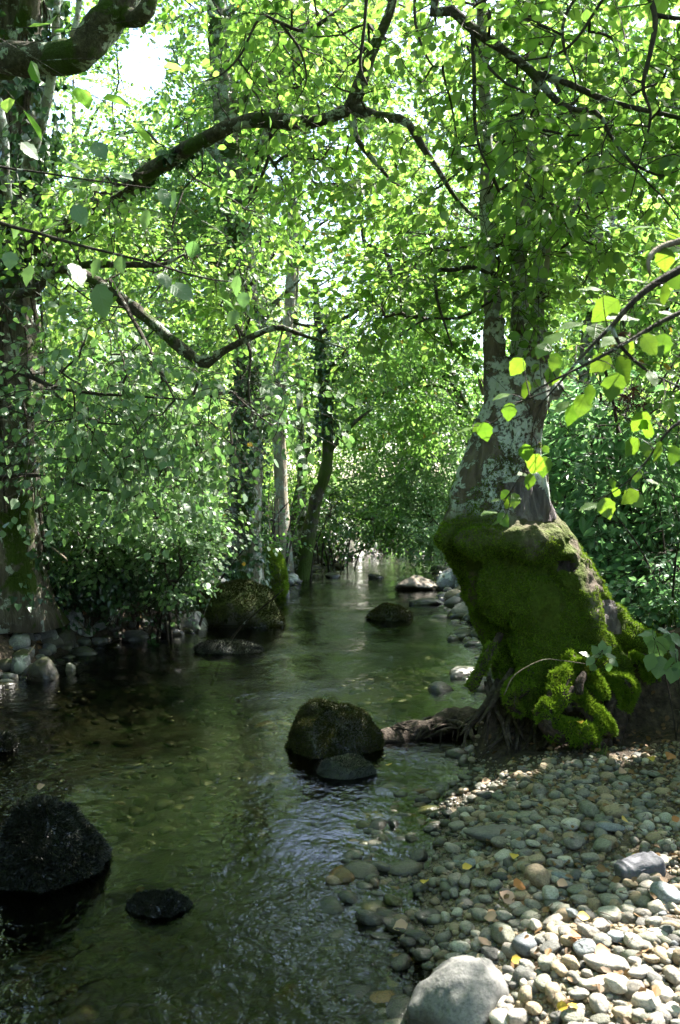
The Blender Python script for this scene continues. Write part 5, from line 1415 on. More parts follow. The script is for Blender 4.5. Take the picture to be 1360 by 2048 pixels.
# ivy and low leaves covering the banks
def cover(name, n, xr, yr, keep, mat, size, lv=IVY_V, lift=.05, seed=0):
    r_ = np.random.default_rng(seed)
    x = r_.uniform(*xr, n); y = yr[0] + (yr[1] - yr[0]) * r_.random(n)
    k_ = keep(x, y)
    x, y = x[k_], y[k_]
    e = .04
    z = terrain(x, y); nx_ = -(terrain(x + e, y) - z) / e; ny_ = -(terrain(x, y + e) - z) / e
    nn = unit(np.stack([nx_, ny_, np.ones_like(x)], -1))
    kk = z > .10
    P_ = np.stack([x, y, z], -1) + nn * (lift * r_.random(len(x)) ** 1.5 + .008)[:, None]
    P_, nn = P_[kk], nn[kk]
    m = len(P_)
    ax = r_.normal(size=(m, 3)); ax -= nn * (ax * nn).sum(1, keepdims=True); ax = unit(ax) + np.array([0, 0, -.25])
    m__ = MB(); inst(m__, lv, LEAF_F, P_, ax, nn + r_.normal(0, .35, (m, 3)), size * r_.uniform(.6, 1.3, m))
    o = m__.build(name, mat, smooth=False); o['kind'] = 'stuff'
    return o
nz = lambda x, y, s: fbm(np.stack([x * .9, y * .9, 0 * x], -1), 3, s)
cover('ground_ivy', 60000, (-6, 3), (6.5, 24), lambda x, y: (x < left_x(y) + .05) & (x > left_x(y) - 3.5) & (nz(x, y, 1) > -.35), L_IVY, .06, lift=.16, seed=921)
cover('bank_undergrowth', 26000, (-8, 3), (8.5, 26), lambda x, y: (x < left_x(y) - .15) & (x > left_x(y) - 5) & (nz(x, y, 2) > -.2), L_ALDER, .075, LEAF_V, .35, 922)
cover('right_bank_undergrowth', 30000, (1, 8), (5.6, 26), lambda x, y: (x > right_x(y) + .5) & (x < right_x(y) + 5) & (nz(x, y, 3) > -.3) & ~((y < 6.1) & (x < 1.9)), L_ELDER, .065, LEAF_V, .28, 923)
cover('leaf_litter', 1500, (0, 2.4), (1.6, 5), lambda x, y: x > right_x(y) + .1, L_LITTER, .030, LEAF_V, .055, 925)
cover('leaf_litter', 9000, (-5, 5), (1.5, 14), lambda x, y: ((x < left_x(y)) | ((x > right_x(y) + .9) & (y < 5.4)) | ((x > right_x(y) + .3) & (y >= 5))) & (nz(x, y, 4) > .0), L_LITTER, .05, LEAF_V, .012, 924)
# ------------------------------------------------------------------ stones
import bmesh
rng = np.random.default_rng(66)
def ico(sub):
    bm = bmesh.new(); bmesh.ops.create_icosphere(bm, subdivisions=sub, radius=1.0)
    v = np.array([x.co[:] for x in bm.verts]); f = np.array([[l.index for l in x.verts] for x in bm.faces]); bm.free()
    return v, f
ICO2, ICO3, ICO4, ICO5 = ico(2), ico(3), ico(4), ico(5)
def stone_shape(ic, seed, rough=.22, facet=.35, fine=.03):
    v, f = ic
    r_ = np.random.default_rng(seed)
    d = v * (1 + rough * fbm(v * .9 + seed * 3.7, 2, seed)[:, None])
    for _ in range(7):       # worn flat faces
        n_ = unit(r_.normal(size=3)); h = r_.uniform(.62, .95)
        ex = np.maximum(d @ n_ - h, 0)
        d = d - n_[None] * (ex * facet * 1.9)[:, None].clip(0, None)
    if fine:
        d = d * (1 + fine * fbm(v * 4.5 + seed, 4, seed + 5)[:, None])
    return d, f

def boulder(label, px, pyb, w, h, mat, seed, group=None, name='boulder', depth=.8, moss=0, mossmat=None, msize=.02, down=.0, rough=.25, z=0.0, tilt=0.0, sink=.8, wild=.6, facet=.35, cat='boulder', bare=-.5, taper=0, fine=.03):
    b = ground_at(px, pyb, z)
    Y = b[1]
    rx = w / 2 / F * Y * 1.04; ry = rx * depth
    Y += ry * .75
    c = at(px, pyb, Y); rx = w / 2 / F * Y * 1.04
    hz = h / F * Y
    v, f = stone_shape(ICO5, seed, rough, facet, fine)
    v = v / np.abs(v).max(0)
    v[:, :2] *= (1 - taper * np.clip(v[:, 2:3], 0, 1) ** 1.3)
    rz = hz / 2 * (1 + sink) ; 
    top = at(px, pyb - h, Y)[2]
    v = v * np.array([rx, ry, rz])
    ct, st = math.cos(tilt), math.sin(tilt)
    v = np.stack([v[:, 0] * ct - v[:, 2] * st, v[:, 1], v[:, 0] * st + v[:, 2] * ct], -1)
    v[:, 2] += top - v[:, 2].max()
    me_ = MB(); me_.add(v, f); o = me_.build(name, mat)
    o.location = (b[0], Y, 0)
    tag(o, label, cat, group)
    if moss:
        g_ = np.random.default_rng(seed)
        Q, nn = tri_sample(v, f, int(moss), g_)
        kx = (Q[:, 2] > -.02) & (fbm(Q * 5 + seed, 3, seed) + nn[:, 2] * .35 > bare)
        Q, nn = Q[kx], nn[kx]
        swirl = .8 * np.stack([fbm(Q * 9, 2, 1), fbm(Q * 9, 2, 2), fbm(Q * 9, 2, 3)], -1)
        mm = MB(); inst(mm, STRAND_V if down >= 1 else TUFT_V, TUFT_F, Q - nn * .003, swirl + (nn if down < 1 else .28 * nn + unit(np.array([0, 0, -1.0]) + nn * nn[:, 2:3] + .02)) + g_.normal(0, wild * (.6 if down >= 1 else 1), Q.shape) + np.array([0, 0, -down * (down < 1)]), g_.normal(size=Q.shape), msize * g_.uniform(.5, 1.4, len(Q)))
        mo = mm.build('moss', mossmat, smooth=False); mo.parent = o
    return o
STRAND_V = TUFT_V * np.array([1, .3, .4])
G1 = 'boulders along the left bank'
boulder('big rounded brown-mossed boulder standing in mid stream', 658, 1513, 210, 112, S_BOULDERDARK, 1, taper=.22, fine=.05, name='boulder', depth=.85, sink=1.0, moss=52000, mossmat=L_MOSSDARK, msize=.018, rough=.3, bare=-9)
boulder('low dark wet stone just in front of the big midstream boulder', 696, 1556, 120, 46, S_WETROCK, 2, depth=.8, moss=16000, mossmat=L_WETMOSS, msize=.010, bare=-9)  # moss coat added to hide the bright sheen on this stone
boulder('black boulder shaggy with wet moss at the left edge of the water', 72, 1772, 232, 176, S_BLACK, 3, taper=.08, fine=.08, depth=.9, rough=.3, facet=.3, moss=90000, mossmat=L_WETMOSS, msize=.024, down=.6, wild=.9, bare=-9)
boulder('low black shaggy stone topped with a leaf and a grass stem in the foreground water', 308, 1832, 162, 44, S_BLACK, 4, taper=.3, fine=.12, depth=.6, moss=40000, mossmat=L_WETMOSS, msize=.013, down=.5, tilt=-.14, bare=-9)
boulder('small dark mossy stone cut by the left edge of the frame in mid water', -4, 1505, 52, 36, S_BLACK, 5, moss=2500, mossmat=L_WETMOSS, msize=.03)
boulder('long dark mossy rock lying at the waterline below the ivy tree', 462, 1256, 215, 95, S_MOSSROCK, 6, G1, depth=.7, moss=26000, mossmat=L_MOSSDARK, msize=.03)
boulder('bright green mossy rock standing at the foot of the ivy tree', 530, 1196, 92, 100, S_MOSSROCK, 7, G1, depth=.9, moss=22000, mossmat=L_MOSS, msize=.035, sink=.15)
boulder('low black hump breaking the water in front of the long mossy rock', 455, 1308, 145, 28, S_WETROCK, 8, G1, depth=.5, moss=14000, mossmat=L_WETMOSS, msize=.018, bare=-9)  # moss strands added over the hump to dull its bright reflection
boulder('pale grey flat-topped boulder among the rocks of the left bank', 100, 1275, 124, 66, S_BANKROCK, 9, G1, z=.10, depth=.7, facet=.5)
boulder('dark rounded boulder at the waterline under the pale grey one', 108, 1306, 84, 54, S_BOULDERDARK, 10, G1, depth=.8)
boulder('angular grey boulder right of the pale flat-topped one', 196, 1274, 88, 68, S_BANKROCK, 11, G1, depth=.8, facet=.6, z=.03)
boulder('small whitish boulder at the waterline right of the angular grey one', 288, 1263, 64, 34, S_BANKROCK, 12, G1)
boulder('broad grey rock half hidden under the trailing shrub', 318, 1240, 104, 66, S_BANKROCK, 13, G1, z=.08, facet=.5)
boulder('brownish rock at the waterline under the trailing shrub', 345, 1262, 52, 42, S_BOULDERDARK, 14, G1)
boulder('grey rock with a patch of sunlight at the far left edge', 22, 1312, 84, 92, S_BANKROCK, 15, G1, z=.05, depth=.9)
boulder('smooth grey stone at the left edge near the dark water', 36, 1352, 42, 44, S_BANKROCK, 16, G1)
boulder('dark brown rock in the water below the left bank stones', 82, 1362, 70, 50, S_BOULDERDARK, 17, G1)
boulder('small pale stone standing alone in the dark water at the left', 140, 1344, 20, 18, S_PALE, 18, G1)
boulder('small grey stone squeezed against the left edge of the bank', 4, 1340, 26, 40, S_BANKROCK, 19, G1)
boulder('rough rock in the shade above the pale flat-topped boulder', 50, 1232, 76, 46, S_BANKROCK, 20, G1, z=.25)
boulder('brown rock at the left waterline below the angular grey boulder', 240, 1276, 70, 34, S_BOULDERDARK, 202, G1)
boulder('grey slab wedged under the trailing shrub', 375, 1262, 76, 40, S_BANKROCK, 203, G1, facet=.5)
boulder('rounded dark rock left of the whitish waterline boulder', 255, 1258, 60, 44, S_BANKROCK, 204, G1, z=.06)
boulder('grey rock behind the angular boulder under the ivy', 215, 1225, 60, 36, S_BANKROCK, 201, G1, z=.25)
G2 = 'boulders at the bend of the stream'
boulder('dark mossy boulder right of the green mossy rock', 602, 1138, 62, 46, S_BOULDERDARK, 21, G2, moss=4000, mossmat=L_MOSSDARK, msize=.04)
boulder('grey angular boulder of the far left bank', 640, 1128, 46, 42, S_BANKROCK, 22, G2)
boulder('broad dark boulder under the hanging ivy at the bend', 680, 1116, 78, 46, S_BOULDERDARK, 23, G2)
boulder('pale boulder at the bend, largest of the whitish stones', 722, 1112, 34, 28, S_PALE, 24, G2)
boulder('whitish angular stone leaning at the bend', 746, 1108, 36, 26, S_PALE, 25, G2, facet=.7)
boulder('dark wet rock beneath the far roots', 772, 1106, 40, 26, S_BOULDERDARK, 26, G2)
boulder('small grey stone at the far end of the white stones', 802, 1106, 22, 16, S_BANKROCK, 27, G2)
boulder('small tan stone in the shallows at the bend', 678, 1137, 22, 12, S_TAN, 28, G2)
boulder('small dark stone in the riffle at the bend', 752, 1156, 32, 9, S_BOULDERDARK, 29, G2)
boulder('flat wet stone in the left shallows of the bend', 664, 1155, 34, 10, S_BOULDERDARK, 30, G2)
G3 = 'rocks of the far right shore'
boulder('sun-dappled tan rock on the far right shore', 838, 1180, 104, 30, S_BANKTAN, 31, G3, depth=.6, taper=.5, fine=.08)
boulder('round greenish boulder left of the mossy trunk', 898, 1180, 48, 44, S_BANKROCK, 32, G3)
boulder('upright grey boulder close against the mossy trunk', 932, 1182, 50, 56, S_BANKROCK, 33, G3)
boulder('low stone below the upright grey boulder', 940, 1190, 46, 22, S_BANKROCK, 34, G3)
boulder('dark mossy flat-topped rock standing in the stream', 778, 1241, 92, 33, S_BOULDERDARK, 35, G3, depth=.6, moss=9000, mossmat=L_MOSSDARK, msize=.025)
boulder('dark grey stone at the water beside the mossy trunk', 935, 1238, 76, 34, S_BOULDER, 36, G3)
boulder('low wet slab between the tan rock and the dark midstream rock', 852, 1210, 76, 15, S_BOULDERDARK, 37, G3, depth=.5)
boulder('rough tan stone at the edge of the far right shore', 912, 1200, 42, 22, S_TAN, 38, G3)

# the big half-buried boulder at the bottom edge, and other marked stones of the gravel bar
boulder('largest smooth grey boulder half buried in the gravel at the bottom edge', 935, 2085, 235, 172, S_BOULDER, 41, name='boulder', z=.02, depth=1.0, rough=.2, facet=.5, tilt=-.3, sink=.6, taper=.35, fine=.04)

# loose stones copied from a few worn shapes
SHAPES = {}
def shape_mesh(kind, mat):
    key = (kind, mat.name)
    if key not in SHAPES:
        v, f = stone_shape(ICO3 if kind < 14 else ICO2, 1000 + kind, .24, .3 + .3 * (kind % 3) / 2, .02)
        v = v / np.abs(v).max(0)
        me_ = MB(); me_.add(v, f); o = me_.build('pebble', mat)
        SHAPES[key] = o.data; bpy.data.objects.remove(o)
    return SHAPES[key]
MATS = {'g': (S_GREY, 'grey'), 'p': (S_PALE, 'pale'), 't': (S_TAN, 'tan'), 'd': (S_DARK, 'dark'), 'n': (S_GREEN, 'grey-green'), 'b': (S_BLUE, 'bluish-grey'), 'o': (S_OLIVE, 'olive'), 'r': (S_OCHRE, 'ochre-brown')}
def pebble(loc, sx, sy, sz, yaw, mk, kind, label, group, name='pebble', cat='pebble', tilt=(0, 0)):
    o = bpy.data.objects.new(name, shape_mesh(kind, MATS[mk][0])); COL.objects.link(o)
    o.location = tuple(float(q) for q in loc); o.scale = (sx, sy, sz); o.rotation_euler = (tilt[0], tilt[1], yaw)
    return tag(o, label, cat, group)
# traced from the photograph: x, y, width, height in the enlarged bottom-right quarter, colour
TR = """630 250 260 90 d|650 195 105 45 n|580 105 70 35 d|690 152 60 45 n|745 143 75 30 g|795 90 60 60 g|740 190 70 40 n|793 245 60 42 p|845 225 90 40 g|925 222 80 50 p|1000 230 75 50 g|995 165 80 65 n|1100 170 90 60 t|880 140 85 42 t|975 100 60 40 g|1080 235 130 40 b|
470 230 70 46 g|448 322 80 48 p|315 350 70 56 d|215 220 45 64 d|365 240 65 40 d|285 285 55 46 n|640 290 80 46 g|710 305 70 42 g|655 350 75 56 p|535 345 40 34 p|785 362 70 40 t|735 340 80 30 g|850 335 85 46 g|930 295 75 54 g|1050 290 75 56 n|770 300 60 28 p|520 380 60 38 b|610 400 75 34 t|580 385 50 36 g|860 380 70 42 g|900 365 60 38 p|790 430 96 84 t|
620 465 60 46 g|840 500 70 76 p|720 505 70 42 t|880 430 80 34 b|950 485 80 44 n|1040 420 80 30 n|1000 355 70 42 g|1080 530 90 52 n|1130 500 50 44 p|955 525 75 42 g|870 555 75 42 p|770 545 70 38 g|705 550 60 34 p|560 585 80 44 n|470 575 50 38 p|420 590 44 66 p|355 590 110 56 d|210 530 90 52 o|380 533 45 34 t|130 605 150 66 d|240 640 170 28 d|300 670 100 42 d|175 675 110 34 d|270 700 70 44 d|
245 780 80 76 g|330 790 90 56 d|340 890 75 66 g|275 890 55 74 d|375 865 40 50 d|650 660 95 92 n|740 700 95 90 b|600 740 85 56 d|550 710 60 46 g|480 715 90 48 p|455 760 70 48 g|410 750 70 44 t|380 730 45 38 p|370 703 30 28 p|510 640 45 42 g|780 625 50 52 p|855 605 100 34 g|925 578 60 42 b|1040 625 75 44 g|990 650 90 48 g|1080 580 90 64 p|1160 575 80 52 p|1260 615 75 60 g|1310 645 70 38 d|1105 670 70 48 b|1050 690 70 52 g|980 715 90 62 b|
915 690 70 48 t|840 715 90 48 d|1170 690 85 56 p|1070 775 180 76 p|925 775 60 66 t|885 800 45 70 t|935 835 50 52 g|830 770 70 66 n|745 790 70 46 g|815 855 70 62 n|735 860 36 52 p|770 835 40 38 t|850 890 70 104 t|955 900 80 40 g|1035 940 80 72 p|930 990 90 58 n|775 960 65 48 t|710 990 75 70 p|640 1000 95 66 p|1010 860 90 44 p|1110 860 110 76 p|1200 810 110 44 g|1335 830 70 56 g|1040 1005 75 44 n|1130 980 85 48 t|1300 900 80 56 p|1230 930 120 76 p|1330 960 70 48 p|1300 500 130 100 b|
1230 470 70 48 g|1180 400 80 38 p|1255 430 60 34 t|1200 180 45 34 n|1145 45 70 36 n|1255 22 50 26 g|500 190 40 34 p|525 170 30 24 p|430 180 50 30 d|330 130 70 40 d|245 105 60 34 n|560 300 50 30 g|500 500 44 30 p|455 500 40 40 g|580 520 60 34 g|650 590 70 40 g|1220 330 50 26 d|1160 460 60 36 t|1290 370 60 40 p|1180 770 60 30 p|1250 760 70 34 t|1330 740 60 34 p|1200 980 70 40 g|1270 1000 80 40 p|870 990 60 40 d|990 820 50 34 g|700 620 50 30 g|800 690 40 40 d|500 450 50 60 g|560 460 80 40 g|460 440 60 80 g"""
placed = []
LOCN = [((0, 500), (0, 330), 'in the shade beside the dark water by the root mat'), ((500, 900), (0, 330), 'in the shade below the mossy roots'), ((900, 1400), (0, 330), 'near the bare soil right of the roots'),
        ((0, 500), (330, 620), 'at the wet edge halfway down the gravel'), ((500, 800), (330, 620), 'in the middle of the shaded gravel'), ((800, 1080), (330, 620), 'in the gravel left of the sunlit patch'), ((1080, 1400), (330, 620), 'by the black slate at the top of the sunlit patch'),
        ((0, 500), (620, 1100), 'at the water edge left of the big boulder'), ((500, 760), (620, 1100), 'beside the big half-buried boulder'), ((760, 1000), (620, 1100), 'in the broken sunlight right of the big boulder'), ((1000, 1200), (620, 1100), 'in the bright sunlight near the bottom edge'), ((1200, 1400), (620, 1100), 'in the bright corner at the lower right')]
used_lab = {}
def lab_for(zx, zy, w, h, mk, idx):
    loc = next((t for (a, b), (c, d), t in LOCN if a <= zx < b and c <= zy < d), 'in the gravel bar')
    r = w / max(h, 1)
    shp = 'long' if r > 2.3 else 'flat' if r > 1.7 else 'upright' if r < .95 else 'round' if r < 1.25 else 'oval'
    siz = 'large ' if w > 92 else '' if w > 62 else 'small '
    return f'{siz}{shp} {MATS[mk][1]} pebble {loc}'
order = []
for rec in TR.replace('\n', '').split('|'):
    a_ = rec.split()
    if len(a_) != 5: continue
    order.append((*map(float, a_[:4]), a_[4]))
POS = ('leftmost', 'rightmost', 'uppermost', 'lowest')
def bar_z(x, y): return float(terrain(np.array([x]), np.array([y]))[0])
peb = []
for idx, (zx, zy, w_, h_, mk) in enumerate(order):
    px, py = 680 + zx / 2, 1536 + zy / 2
    z0 = .1
    for _ in range(6):
        g0 = ground_at(px, py + h_ * .12, z0); z0 = max(bar_z(g0[0], g0[1]), -.02) + .012
    Y = g0[1]
    sx = w_ / 4 / F * Y * 1.08
    el = math.atan2(CAMZ - z0, Y)
    ap = h_ / 4 / F * Y * 1.15            # apparent half height: mixes thickness and depth
    sy = min(max(ap * 1.25, sx * .45), sx * 1.25); sz = min(max(ap * .85, sx * .28), sx * .95)
    if w_ > 240: sy, sz = sx * .6, sx * .22
    g0[2] = z0 + sz * .35
    placed.append((g0[0], g0[1], max(sx, sy)))
    peb.append([lab_for(zx, zy, w_, h_, mk, idx), zx, zy, g0, sx, sy, sz, mk, idx])
# ------ small ones: the individuals that show largest after the traced ones
EXTRA = 96
def free(x, y, r):
    return all((x - a) ** 2 + (y - b) ** 2 > (r * .8 + c * .8) ** 2 for a, b, c in placed)
tries = 0
while EXTRA and tries < 20000:
    tries += 1
    px, py = rng.uniform(740, 1400), rng.uniform(1530, 2060)
    g0 = ground_at(px, py, .1); z0 = bar_z(g0[0], g0[1])
    g0 = ground_at(px, py, max(z0, 0)); z0 = bar_z(g0[0], g0[1])
    s = rng.uniform(.014, .026)
    if z0 < -.03 or not free(g0[0], g0[1], s) or (px > 1230 and py < 1650): continue
    EXTRA -= 1
    zx, zy = (px - 680) * 2, (py - 1536) * 2
    mk = rng.choice(list('ggppntbgd'))
    asp = rng.uniform(.55, 1.0)
    w_ = 4 * s * F / g0[1]
    g0[2] = z0 + s * .3
    placed.append((g0[0], g0[1], s))
    peb.append([lab_for(zx, zy, w_ * .9, w_ * .9 * asp * .8, mk, len(peb)), zx, zy, g0, s, s * asp, s * rng.uniform(.4, .7), mk, len(peb)])
# labels that meet are told apart by rows: first by height in the picture, then left to right
ORD = ['first', 'second', 'third', 'fourth', 'fifth', 'sixth', 'seventh', 'eighth', 'ninth', 'tenth', 'eleventh', 'twelfth', 'thirteenth', 'fourteenth']
byl = {}
for p_ in peb: byl.setdefault(p_[0], []).append(p_)
for l_, ps_ in byl.items():
    if len(ps_) > 1:
        ps_.sort(key=lambda q: q[1])
        for n_, p_ in enumerate(ps_):
            w1 = 'leftmost' if n_ == 0 else 'rightmost' if n_ == len(ps_) - 1 else ORD[n_] + ' from left'
            p_[0] = (l_ + ', ' + w1).replace('in the broken sunlight right of', 'right of').replace('in the gravel left of', 'left of').replace('in the shade beside the dark water by the root mat', 'in shade by the root mat').replace('at the top of the sunlit patch','near sunlight')
for p_ in peb:
    l_, zx, zy, g0, sx, sy, sz, mk, idx = p_
    pebble(g0, sx, sy, sz, rng.normal(0, .35), mk, int(idx * 7 % 14), l_, 'pebbles of the gravel bar', tilt=(rng.normal(0, .14), rng.normal(0, .14)))

# stones seen through the shallow water
SUBT = [(452, 1761, 42, 26, 'o'), (505, 1790, 18, 16, 'o'), (490, 1818, 20, 18, 'p'), (562, 1846, 56, 32, 'r'), (358, 1607, 34, 12, 'o'), (462, 1596, 22, 10, 't'), (238, 1598, 28, 12, 't'), (625, 1770, 34, 16, 'o'), (585, 1808, 36, 24, 'd'), (545, 1798, 26, 28, 't'), (480, 1910, 60, 24, 'd'), (530, 1920, 56, 30, 'd'), (500, 1960, 70, 40, 'd'),
        (440, 1954, 30, 24, 'd'), (320, 1890, 44, 36, 'd'), (365, 1905, 54, 28, 'd'), (232, 1902, 34, 22, 't'), (55, 1880, 30, 34, 'r'), (160, 1952, 36, 32, 'r'), (540, 1962, 16, 14, 't'), (462, 2034, 32, 24, 'o'), (600, 1905, 40, 30, 'd'), (640, 1962, 50, 30, 'd'), (620, 2010, 60, 40, 'd'), (520, 1868, 40, 18, 'd'), (250, 1876, 26, 16, 'o'), (460, 1990, 22, 14, 't'),
        (700, 1612, 30, 14, 'n'), (740, 1700, 34, 16, 'o'), (700, 1745, 36, 20, 'd'), (655, 1820, 40, 22, 'd'), (670, 1880, 44, 26, 'd'), (720, 1930, 50, 30, 'd'), (690, 2000, 50, 30, 'd'), (420, 1625, 30, 12, 'o'), (300, 1660, 30, 12, 'd'), (260, 1640, 24, 10, 'r'), (530, 1450, 50, 14, 't'), (400, 1488, 46, 12, 'o'), (800, 1262, 10, 5, 'p'), (570, 1440, 44, 12, 't'), (470, 1700, 30, 14, 'd')]
SUBN = {'o': 'olive', 'p': 'whitish', 'r': 'rusty', 't': 'tan', 'd': 'dark', 'n': 'greenish'}
subl = []
for i_, (px, py, w_, h_, mk) in enumerate(SUBT):
    g0 = ground_at(px, py, -.12); z0 = bar_z(g0[0], g0[1]); g0 = ground_at(px, py, min(z0, -.03)); z0 = bar_z(g0[0], g0[1])
    sx = w_ / 2 / F * g0[1]; sy = max(sx * .55, min(h_ / 2 / F * g0[1] * 1.6, sx)); sz = sx * .4
    g0[2] = min(z0 + sz * .5, -.012 - sz)
    where = 'in the near shallows' if py > 1850 else 'by the shaggy black stone' if px < 420 and py > 1700 else 'near the gravel shore' if px > 590 else 'in mid stream below the boulder' if py > 1650 else 'under the calm water upstream'
    rr = w_ / h_
    subl.append([f"{'large ' if w_ > 48 else 'small ' if w_ < 28 else ''}{'long' if rr > 2.2 else 'flat' if rr > 1.6 else 'round'} {SUBN[mk]} stone under water {where}", px, g0, sx, sy, sz, mk, i_])
byl = {}
for p_ in subl: byl.setdefault(p_[0], []).append(p_)
for l_, ps_ in byl.items():
    if len(ps_) > 1:
        ps_.sort(key=lambda q: q[1])
        for n_, p_ in enumerate(ps_):
            p_[0] = l_ + ', ' + ('leftmost' if n_ == 0 else 'rightmost' if n_ == len(ps_) - 1 else ORD[n_] + ' from left')
for l_, px, g0, sx, sy, sz, mk, i_ in subl:
    pebble(g0, sx, sy, sz, rng.normal(0, .5), mk, i_ % 14, l_, 'stones on the stream bed', 'submerged_stone', 'stone')
# gravel that nobody could count: two sheets of little worn stones
def gravel(name, n, sampler, mats, size, seed, sink=.25, flat=(.4, .8)):
    r_ = np.random.default_rng(seed)
    x, y = sampler(r_, n)
    z = terrain(x, y); m = len(x)
    mb_ = MB(); pick = r_.integers(0, 8, m); mi = r_.integers(0, len(mats), m)
    s = np.exp(np.clip(r_.normal(math.log(size), .55, m), None, math.log(size) + .85))
    for kx in range(8):
        v, f = stone_shape(ICO2, 2000 + kx, .22, .5, 0); v = v / np.abs(v).max(0)
        for q_ in range(len(mats)):
            w = (pick == kx) & (mi == q_)
            if not w.any(): continue
            c = int(w.sum())
            sc = np.stack([s[w], s[w] * r_.uniform(.6, .95, c), s[w] * r_.uniform(*flat, c)], -1)
            a_ = r_.uniform(0, 6.28, c); tl = r_.normal(0, .25, c)
            V_ = v[None] * sc[:, None]
            V_ = np.stack([V_[..., 0], V_[..., 1] * np.cos(tl)[:, None] - V_[..., 2] * np.sin(tl)[:, None], V_[..., 1] * np.sin(tl)[:, None] + V_[..., 2] * np.cos(tl)[:, None]], -1)
            V_ = np.stack([V_[..., 0] * np.cos(a_)[:, None] - V_[..., 1] * np.sin(a_)[:, None], V_[..., 0] * np.sin(a_)[:, None] + V_[..., 1] * np.cos(a_)[:, None], V_[..., 2]], -1)
            V_ += np.stack([x[w], y[w], z[w] + s[w] * sink], -1)[:, None]
            mb_.add(V_.reshape(-1, 3), (f[None] + (np.arange(c) * len(v))[:, None, None]).reshape(-1, 3), q_)
    o = mb_.build(name, mats); o['kind'] = 'stuff'
    return o
def bar(r_, n):
    y = r_.uniform(1.3, 5.0, n); x = right_x(y) + r_.uniform(-.35, 2.3, n)
    kx = (terrain(x, y) > -.10) & ~((y > 4.4) & (x > .72)) & (r_.random(n) < np.clip(1.25 - np.maximum(x - right_x(y) - .75, 0) * np.clip((y - 2.9) * 1.3, 0, 1.6), .04, 1))
    return x[kx], y[kx]
gravel('gravel', 8500, bar, [S_GREY, S_PALE, S_GREEN, S_GREY, S_TAN, S_DARK, S_TAN], .0155, 931)
def fine_bar(r_, n):
    y = r_.uniform(1.5, 5.0, n); x = right_x(y) + r_.uniform(-.2, 1.9, n)
    kx = (terrain(x, y) > -.03) & ~((y > 4.55) & (x > .8))
    return x[kx], y[kx]
gravel('gravel', 14000, fine_bar, [S_GREY, S_TAN, S_TAN, S_DARK], .0065, 932)
def twigs_litter():
    r_ = np.random.default_rng(935); n = 260
    y = r_.uniform(1.6, 4.8, n); x = right_x(y) + r_.uniform(.05, 1.8, n); z = terrain(x, y)
    a = r_.uniform(0, 6.28, n); l = r_.uniform(.015, .08, n)
    p0 = np.stack([x, y, z + r_.uniform(.015, .045, n)], -1)
    p1 = p0 + np.stack([np.cos(a) * l, np.sin(a) * l, r_.normal(0, .008, n)], -1)
    m_ = MB(); add_edges(m_, p0, p1, np.full(n, .0018), np.full(n, .0008), r_, 0, 4, 5, .12)
    o = m_.build('twig_litter', B_ROOT); o['kind'] = 'stuff'
twigs_litter()
def bedxy(r_, n):
    y = 1.3 + 7.5 * r_.random(n) ** 1.4; x = r_.uniform(-3.2, 1.4, n)
    kx = (x > left_x(y) - .1) & (x < right_x(y) + .05) & (terrain(x, y) < .0) & ((terrain(x, y) > -.24) | (r_.random(n) < .3))
    return x[kx], y[kx]
def bednear(r_, n):
    x, y = bedxy(r_, n); kx = (y < 4.9) & (terrain(x, y) > -.30); return x[kx], y[kx]
def bedfar(r_, n):
    x, y = bedxy(r_, n); kx = y >= 4.6; return x[kx], y[kx]
gravel('stream_bed_gravel', 9000, bednear, [S_OLIVE, S_DARK, S_TAN, S_WETROCK, S_OCHRE, S_DARK, S_GREEN, S_GREY], .034, 933, .1, (.3, .6))
gravel('stream_bed_gravel', 6000, bedfar, [S_WETROCK, S_BOULDERDARK, S_WETROCK, S_DARK], .036, 936, .1, (.3, .6))
def banks(r_, n):
    y = r_.uniform(6.5, 22, n); sd = r_.random(n) < .55
    x = np.where(sd, left_x(y) + r_.normal(-.05, .16, n), right_x(y) + r_.normal(.0, .25, n))
    return x, y
gravel('shore_stones', 1300, banks, [S_BANKROCK, S_BOULDERDARK, S_DARK, S_BOULDERDARK], .07, 934, .2, (.5, .8))

# the black slate block lying at the top of the sunlit patch
g0 = ground_at(1280, 1706, .26)
v, f = ICO5
v = np.sign(v) * np.abs(v) ** .45
v = v / np.abs(v).max(0) * np.array([.086, .045, .036]) * (g0[1] / 3.2)
v[:, 2] += .003 * np.sin(v[:, 0] * 210 + 3 * vnoise(v * 30, 5)) * (np.abs(v[:, 2]) > .01)
v += .004 * np.stack([vnoise(v * 28, 1), vnoise(v * 28, 2), vnoise(v * 28, 3)], -1)
m_ = MB(); m_.add(v, f); o = m_.build('slate_block', S_BLACK); o.location = (g0[0], g0[1], bar_z(g0[0], g0[1]) + .034); o.rotation_euler = (.06, -.16, .18)
tag(o, 'black ridged block of slate lying on the gravel at the sunlit edge', 'stone')

